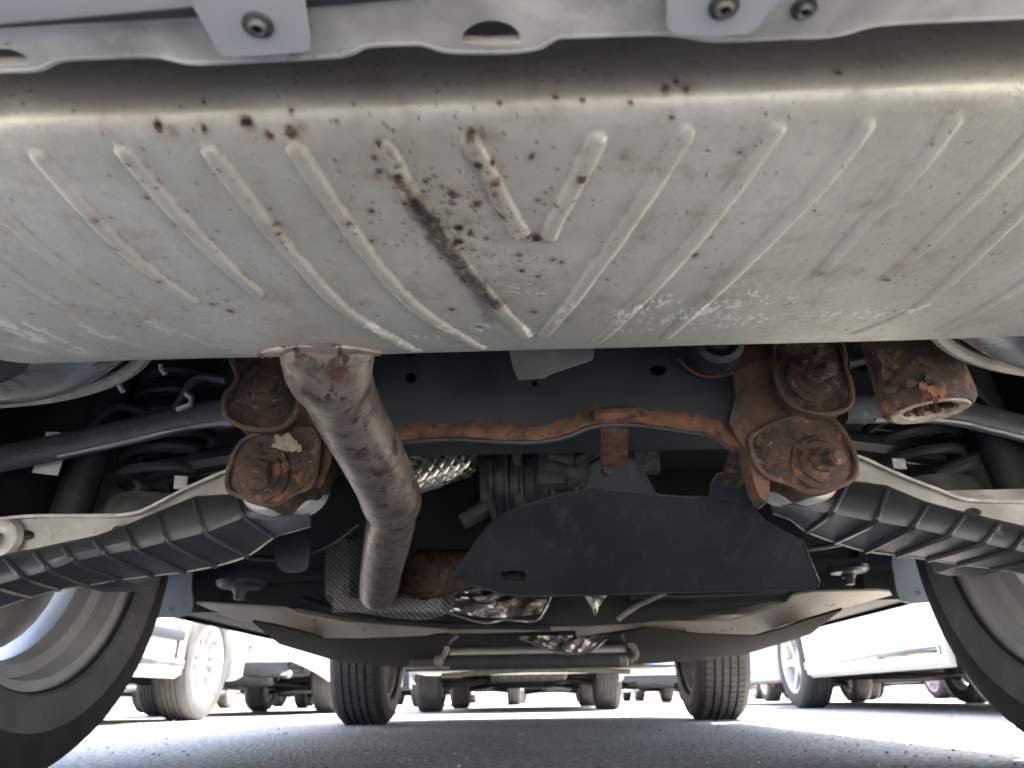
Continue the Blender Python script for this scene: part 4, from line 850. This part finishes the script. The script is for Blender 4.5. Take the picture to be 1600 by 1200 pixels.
# --- diff shield
SHL = [(922, 745), (925, 728), (935, 720), (985, 718), (996, 728), (1010, 748), (1026, 774), (1070, 777), (1108, 777), (1112, 755), (1120, 742), (1135, 737), (1158, 740), (1165, 765), (1171, 790), (1195, 815), (1228, 833), (1254, 846), (1264, 870), (1279, 908), (1276, 918), (1262, 922), (1100, 925), (900, 930), (830, 932), (780, 928), (745, 916), (708, 902), (722, 880), (745, 845), (765, 820), (785, 805), (820, 790), (865, 775), (905, 767), (918, 762)]
shp = lambda x, y: at(x, y, Y=.86+(y-720)*.0006+max(0, y-802)*.0013)
bm = BM(); add_plate(bm, SHL, shp, (0, .003, .002), [[(783, 894), (800, 892), (820, 893), (822, 903), (818, 908), (785, 907)]]); 
sh = part('rear_shield', bm, 'shield', ang=20)
bm = BM(); add_tube(bm, [shp(x, y)+Vector((0, -.001, 0)) for x, y in SHL+[SHL[0]]], .0016, 6); part('shield_edge', bm, 'shield', sh)
for x, y in ((950, 735), (1142, 752)):
    cc = shp(x, y); bm = BM(); add_lathe(bm, [(0, -.004), (.006, -.004), (.0075, -.001), (.009, 0)], cc, 'Y', 12); part('shield_bolt', bm, 'bolt', sh)
bm = BM(); add_box(bm, at(803, 900, Y=1.13)+Vector((0, .02, 0)), (.08, .01, .03)); part('slot_backing', bm, 'dark', sh)
# --- differential housing, lug, braided pipe
bm = BM(); c = at(840, 752, Y=1.30); P_ = []
for i in range(7): x0 = -.085+i*.026; P_ += [(.060, x0), (.070, x0+.003), (.070, x0+.008), (.060, x0+.011)]
add_lathe(bm, [(0, -.10), (.05, -.10)]+P_+[(.05, .10), (0, .10)], c, 'X', 36); dh = part('differential', bm, 'gear')
bm = BM(); add_box(bm, at(880, 735, Y=1.20), (.085, .05, .05), bev=.012); part('housing', bm, 'gear', dh)
bm = BM(); add_box(bm, at(878, 712, Y=1.18), (.045, .04, .035), Matrix.Rotation(.3, 3, 'Y'), bev=.008); part('connector', bm, 'gear', dh)
bm = BM(); add_box(bm, at(862, 750, Y=1.19), (.05, .04, .025), bev=.006); part('connector', bm, 'gear', dh)
bm = BM(); add_tube(bm, [at(895, 725, Y=1.18), at(930, 705, Y=1.15), at(940, 690, Y=1.1)], .010, 8); part('hose', bm, 'gear', dh)
for x, y, r_ in ((850, 705, .012), (895, 758, .010), (808, 716, .008), (812, 782, .008), (905, 722, .007)):
    bm = BM(); add_lathe(bm, [(0, -.012), (r_, -.012), (r_, .02)], at(x, y, Y=1.17), 'Y', 6); part('housing_bolt', bm, 'gear', dh)
bm = BM(); add_box(bm, at(760, 795, Y=1.30), (.10, .05, .02), Matrix.Rotation(-.5, 3, 'Y'), bev=.006); part('lug', bm, 'gear', dh)
bm = BM(); add_plate(bm, smooth_loop([(993, 698), (1022, 697), (1024, 712), (1012, 725), (995, 722)], 3), pl_at(1.05), (0, .006, 0), [ellipse(1007, 710, 5, 4, 8)]); add_plate(bm, [(985, 700), (1030, 690), (1032, 735), (985, 737)], pl_at(1.07), (0, .02, 0)); part('cast_lug', bm, 'gear')
bm = BM(); A_, B_2 = at(600, 745, Y=1.12), at(722, 712, Y=1.22); add_tube(bm, [A_, B_2], .036, 24); fp = part('flex_pipe', bm, 'gear')
bm = BM(); dirv = (B_2-A_); ln_ = dirv.length; T = dirv.normalized(); n_ = T.orthogonal().normalized(); b_ = T.cross(n_)
for sg in (1, -1):
    for k in range(14):
        pts = []
        for i in range(22):
            t = i/21; a = sg*t*ln_/.05+2*pi*k/14; pts.append(A_+T*ln_*t+(n_*cos(a)+b_*sin(a))*(.0375+.0008*sg*sin(i*2)))
        add_tube(bm, pts, .0018, 4, sq=(.7, 2.2))
part('wire_braid', bm, 'braid', fp)
# --- heat shields round the forward exhaust
bm = BM(); add_plate(bm, smooth_loop([(508, 862), (514, 848), (545, 842), (600, 848), (650, 858), (700, 895), (712, 940), (690, 962), (650, 968), (590, 962), (540, 952), (515, 944), (507, 925)], 3), pl_at(1.42, 850, -.0008), (0, .004, 0), [ellipse(541, 922, 7, 12, 10)]); hs = part('heat_shield', bm, 'woven')
bm = BM()
for i in range(40):
    for j in range(26):
        x = 512+j*7.2+(i % 2)*3.6; y = 850+i*3.0
        if not (x < 545 or y > 935) or y > 955 or x > 690 or (x < 520 and y > 930): continue
        p = at(x, y, Y=1.42-(y-850)*.0008)
        add_tube(bm, [p+Vector((-.003, -.001, -.002)), p+Vector((.003, -.001, .002))], .0011, 4)
o_ = part('shield_dimples', bm, 'dimple', hs); o_['kind'] = 'stuff'
bm = BM(); add_tube(bm, catmull([at(x, y, Y=Y) for x, y, Y in ((640, 905, 1.30), (662, 898, 1.32), (690, 896, 1.36), (730, 890, 1.45))], 5), [.030, .034, .038, .040, .042, .042, .04, .04, .04, .04, .04, .04, .04, .04, .04, .04][:16], 20, wob=.03); part('forward_silencer', bm, 'rust')
def crumple(name, quad, Y, amp, m, nx=34, ny=14, seed=3):
    bm = BM(); vs = []; r = random.Random(seed)
    (x0, y0), (x1, y1), (x2, y2), (x3, y3) = quad
    ph = [(r.uniform(8, 34), r.uniform(4, 20), r.uniform(0, 6)) for _ in range(6)]
    for j in range(ny):
        row = []
        for i in range(nx):
            u_, v_ = i/(nx-1), j/(ny-1); x = (x0*(1-u_)+x1*u_)*(1-v_)+(x3*(1-u_)+x2*u_)*v_; y = (y0*(1-u_)+y1*u_)*(1-v_)+(y3*(1-u_)+y2*u_)*v_
            if v_ > .6: y += 10*math.sin(pi*u_)*(v_-.6)*2.5
            d_ = sum(sin(a*u_+b*v_+c_) for a, b, c_ in ph)/3+r.uniform(-.25, .25)
            row.append(bm.verts.new(at(x, y, Y=Y(v_)+amp*d_)))
        vs.append(row)
    for A, B in zip(vs, vs[1:]):
        for k in range(nx-1): bm.faces.new((A[k], A[k+1], B[k+1], B[k]))
    rr_ = bmesh.ops.extrude_face_region(bm, geom=bm.faces[:])
    for v in [g_ for g_ in rr_['geom'] if isinstance(g_, bmesh.types.BMVert)]: v.co += Vector((0, .0015, 0))
    return part(name, bm, m, ang=25)
crumple('foil_shield', ((634, 912), (862, 918), (846, 958), (690, 952)), lambda v: 1.52-.10*v+.06*v*v, .010, 'foil')
crumple('foil_shield', ((908, 922), (954, 922), (934, 952), (926, 952)), lambda v: 1.35, .004, 'foil', 8, 6)
bm = BM(); pts = catmull([at(x, y, Y=1.46) for x, y in ((640, 925), (660, 945), (700, 957), (755, 973), (790, 968), (835, 970), (852, 952), (862, 928))], 6); add_tube(bm, pts, .0026, 6, wob=.25); part('foil_edge', bm, 'foil')
# --- tank, brackets
bm = BM()
add_plate(bm, smooth_loop([(296, 860), (298, 925), (306, 942), (330, 946), (470, 952), (560, 968), (700, 978), (700, 700), (300, 700)], 1), pl_at(1.56), (0, .02, 0))
add_plate(bm, [(1396, 860), (1392, 918), (1385, 922), (1270, 924), (1180, 945), (1100, 962), (980, 974), (700, 978), (700, 700), (1396, 700)], pl_at(1.561), (0, .02, 0))
c0 = at(300, 900, Y=1.6); c1 = at(1392, 900, Y=1.6); add_box(bm, ((c0.x+c1.x)/2, 1.75, .36), (c1.x-c0.x-.02, .34, .16), bev=.02)
part('fuel_tank', bm, 'dark')
bm = BM(); pts = catmull([at(x, y, Y=1.50) for x, y in ((470, 935), (560, 962), (640, 972), (700, 977), (860, 980))], 4); add_tube(bm, pts, .006, 8); add_tube(bm, catmull([at(x, y, Y=1.50) for x, y in ((985, 940), (1100, 938), (1180, 935), (1230, 932))], 4), .009, 8, sq=(.5, 1.4)); part('tank_seam', bm, 'plastic')
bm = BM(); pts = catmull([at(x, y, Y=1.46) for x, y in ((965, 968), (990, 950), (1020, 935), (1040, 926))], 4); add_tube(bm, pts, .005, 8, wob=.1); part('tank_strap', bm, 'seam')
for x, y, m_, k in ((376, 917, 'gear', 1.), (1325, 893, 'cover', .85)):
    c = at(x, y, Y=1.48); bm = BM(); R0 = px2m(37*k, c)
    add_lathe(bm, [(0, -.012), (R0*.3, -.012), (R0*.36, -.005), (R0*.85, -.003), (R0, .003), (R0, .01), (0, .012)], c, 'Z', 28); bo = part('jack_pad', bm, m_)
    bm = BM(); add_lathe(bm, [(0, -.026), (R0*.22, -.024), (R0*.26, -.010)], c, 'Z', 12); part('pad_bolt', bm, m_, bo)
bm = BM(); add_plate(bm, smooth_loop([(432, 845), (480, 835), (482, 880), (474, 892), (445, 893), (431, 880)], 3), pl_at(1.05), (0, .004, .0)); part('hanger_bracket', bm, 'cover')
bm = BM(); add_tube(bm, catmull([at(x, y, Y=1.15) for x, y in ((385, 870), (420, 873), (470, 868), (520, 850), (560, 820))], 4), .004, 6); part('brake_line', bm, 'plastic'); bm = BM(); add_tube(bm, catmull([at(x, y, Y=1.15) for x, y in ((1262, 858), (1300, 852), (1330, 842), (1390, 800))], 4), .004, 6); part('brake_line', bm, 'plastic')
# --- floor trays: rear slope (dusty) and flat panel
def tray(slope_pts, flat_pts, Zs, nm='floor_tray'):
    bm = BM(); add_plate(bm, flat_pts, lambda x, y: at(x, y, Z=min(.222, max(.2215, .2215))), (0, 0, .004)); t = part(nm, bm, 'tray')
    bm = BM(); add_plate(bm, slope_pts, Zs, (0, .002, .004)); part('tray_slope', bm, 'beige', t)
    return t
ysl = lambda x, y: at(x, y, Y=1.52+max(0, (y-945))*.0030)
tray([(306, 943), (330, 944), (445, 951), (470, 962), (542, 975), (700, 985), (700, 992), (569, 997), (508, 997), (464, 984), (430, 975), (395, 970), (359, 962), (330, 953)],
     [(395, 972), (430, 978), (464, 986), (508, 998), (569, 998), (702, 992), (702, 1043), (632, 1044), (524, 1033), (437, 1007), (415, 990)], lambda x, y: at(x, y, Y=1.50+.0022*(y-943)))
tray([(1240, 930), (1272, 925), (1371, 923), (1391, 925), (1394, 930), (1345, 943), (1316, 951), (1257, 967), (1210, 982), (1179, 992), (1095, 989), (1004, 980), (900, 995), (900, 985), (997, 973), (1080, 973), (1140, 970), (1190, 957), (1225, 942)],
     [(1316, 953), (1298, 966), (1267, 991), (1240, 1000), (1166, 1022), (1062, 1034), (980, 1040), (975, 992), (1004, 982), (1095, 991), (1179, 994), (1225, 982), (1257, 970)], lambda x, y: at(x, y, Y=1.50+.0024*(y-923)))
# centre: bar, front opening, foil, crossbeam
bm = BM(); P0, P1 = at(590, 989, Y=1.72), at(1010, 977, Y=1.72); add_tube(bm, [P0, P0.lerp(P1, .5)+Vector((0, 0, -.001)), P1], .0075, 10, sq=(.8, 1.5), up=(0, 0, 1)); part('cross_bar', bm, 'beige')
bm = BM(); c = Vector((0, 3.0, .262))
add_box(bm, (-.02, 2.9, .285), (.82, .5, .05), bev=.015); P0, P1 = at(640, 1036, Y=2.55), at(990, 1033, Y=2.55); add_box(bm, ((P0.x+P1.x)/2, 2.6, P0.z), (P1.x-P0.x, .10, .045), bev=.012)
part('front_crossmember', bm, 'frame')
bm = BM(); P0, P1 = at(690, 1056, Y=3.0), at(985, 1050, Y=3.0); add_tube(bm, catmull([P0, P0.lerp(P1, .35)+Vector((0, 0, .012)), P0.lerp(P1, .65)+Vector((0, 0, .012)), P1], 4), .009, 8); part('anti_roll_bar', bm, 'arm_edge')
crumple('foil_shield', ((815, 994), (950, 992), (925, 1012), (850, 1014)), lambda v: 2.1, .008, 'foil', 18, 7, 9)
bm = BM(); pts = catmull([at(x, y, Y=2.08) for x, y in ((812, 996), (850, 1012), (890, 1021), (925, 1016), (948, 998))], 5); add_tube(bm, pts, .0035, 6, wob=.25); part('foil_edge', bm, 'foil')
for sx, pl in ((1, [(715, 992), (700, 1004), (697, 1018), (688, 1030), (678, 1034)]), (-1, [(972, 990), (982, 1003), (992, 1014), (994, 1026), (984, 1032)])):
    bm = BM(); add_tube(bm, catmull([at(x, y, Y=1.95) for x, y in pl], 4), .007, 8, wob=.15)
    x, y = pl[-1]; add_lathe(bm, [(0, -.012), (.014, -.010), (.016, .004), (0, .012)], at(x+8*sx, y, Y=1.95), 'X', 12); part('tray_clip', bm, 'seam')
for xa, xb, y, Y in ((632, 702, 1044, 2.45), (975, 1056, 1041, 2.45), (690, 722, 1058, 2.9)):
    bm = BM(); P0, P1 = at(xa, y, Y=Y), at(xb, y-1, Y=Y); add_tube(bm, [P0, P1], .006, 8, sq=(.7, 1.5), up=(0, 0, 1)); part('tray_lip', bm, 'beige')
bm = BM(); add_box(bm, (-.55, 3.05, .245), (.34, .7, .01), bev=.003); add_box(bm, (.55, 3.05, .245), (.34, .7, .01), bev=.003); add_box(bm, (0, 4.25, .235), (1.3, .75, .012), bev=.004); part('front_undertray', bm, 'plastic')
bm = BM(); add_tube(bm, [(-.68, 3.72, .30), (-.3, 3.6, .26), (.3, 3.6, .26), (.68, 3.72, .30)], .022, 10); add_box(bm, (0, 3.5, .32), (.7, .35, .12), bev=.03); part('front_axle', bm, 'plastic')
# mud guards
bm = BM(); add_plate(bm, smooth_loop([(212, 868), (255, 862), (297, 868), (299, 920), (302, 945), (290, 962), (250, 965), (205, 963), (200, 920)], 2), pl_at(1.52), (0, .004, 0)); part('mud_guard', bm, 'mud')
bm = BM(); add_plate(bm, smooth_loop([(1396, 860), (1440, 862), (1480, 868), (1500, 905), (1510, 934), (1480, 938), (1440, 942), (1408, 939), (1398, 905)], 2), pl_at(1.52), (0, .004, 0)); part('mud_guard', bm, 'mud')
# wheels
for ax, R0 in ((1.08, .35), (3.76, .345)):
    for s in (-1, 1):
        T, R2, B = BM(), BM(), BM(); cc = (s*.80, ax, R0); add_wheel(T, R2, B, cc, s, R0, .235, 5, .232)
        wh = bpy.data.objects.new('wheel', None); COL.objects.link(wh); wh.parent = CAR; wh.location = Vector(cc)-CAR.location
        part('tyre', T, 'tyre', wh); part('rim', R2, 'rim', wh); part('brake_disc', B, 'disc', wh)
        if ax > 2:
            bm = BM()
            for k in range(78):
                a = 2*pi*k/78; rt = Matrix.Rotation(a, 3, 'X')
                for hx, wd_ in ((-.60, .028), (.60, .028), (-.28, .022), (0, .022), (.28, .022)):
                    add_box(bm, Vector(cc)+rt @ Vector((hx*.1175, (.004 if hx == 0 else -.003 if abs(hx) < .5 else 0), R0+.0008)), (wd_, .0205, .0045), rt @ Matrix.Rotation(.22 if hx > 0 else -.22, 3, 'Z'))
            tb = part('tread_blocks', bm, 'tyre', wh, smooth=False); tb['kind'] = 'stuff'
        if ax < 2:
            bm = BM(); add_plate(bm, [(ax+.222*cos(a), .36+.222*sin(a)) for a in np.linspace(-.25, pi+.25, 30)], lambda y, z, s=s: Vector((s*.700, y, z)), (s*.003, 0, 0)); part('dust_shield', bm, 'dark', wh)
        bm = BM(); add_lathe(bm, [(.234, -s*.108), (.238, -s*.1135), (.262, -s*.1185), (.283, -s*.1192), (.284, -s*.1180), (.262, -s*.117), (.24, -s*.112)], cc, 'X', 72, closed=True); part('bead_band', bm, 'sidewall_band', wh)
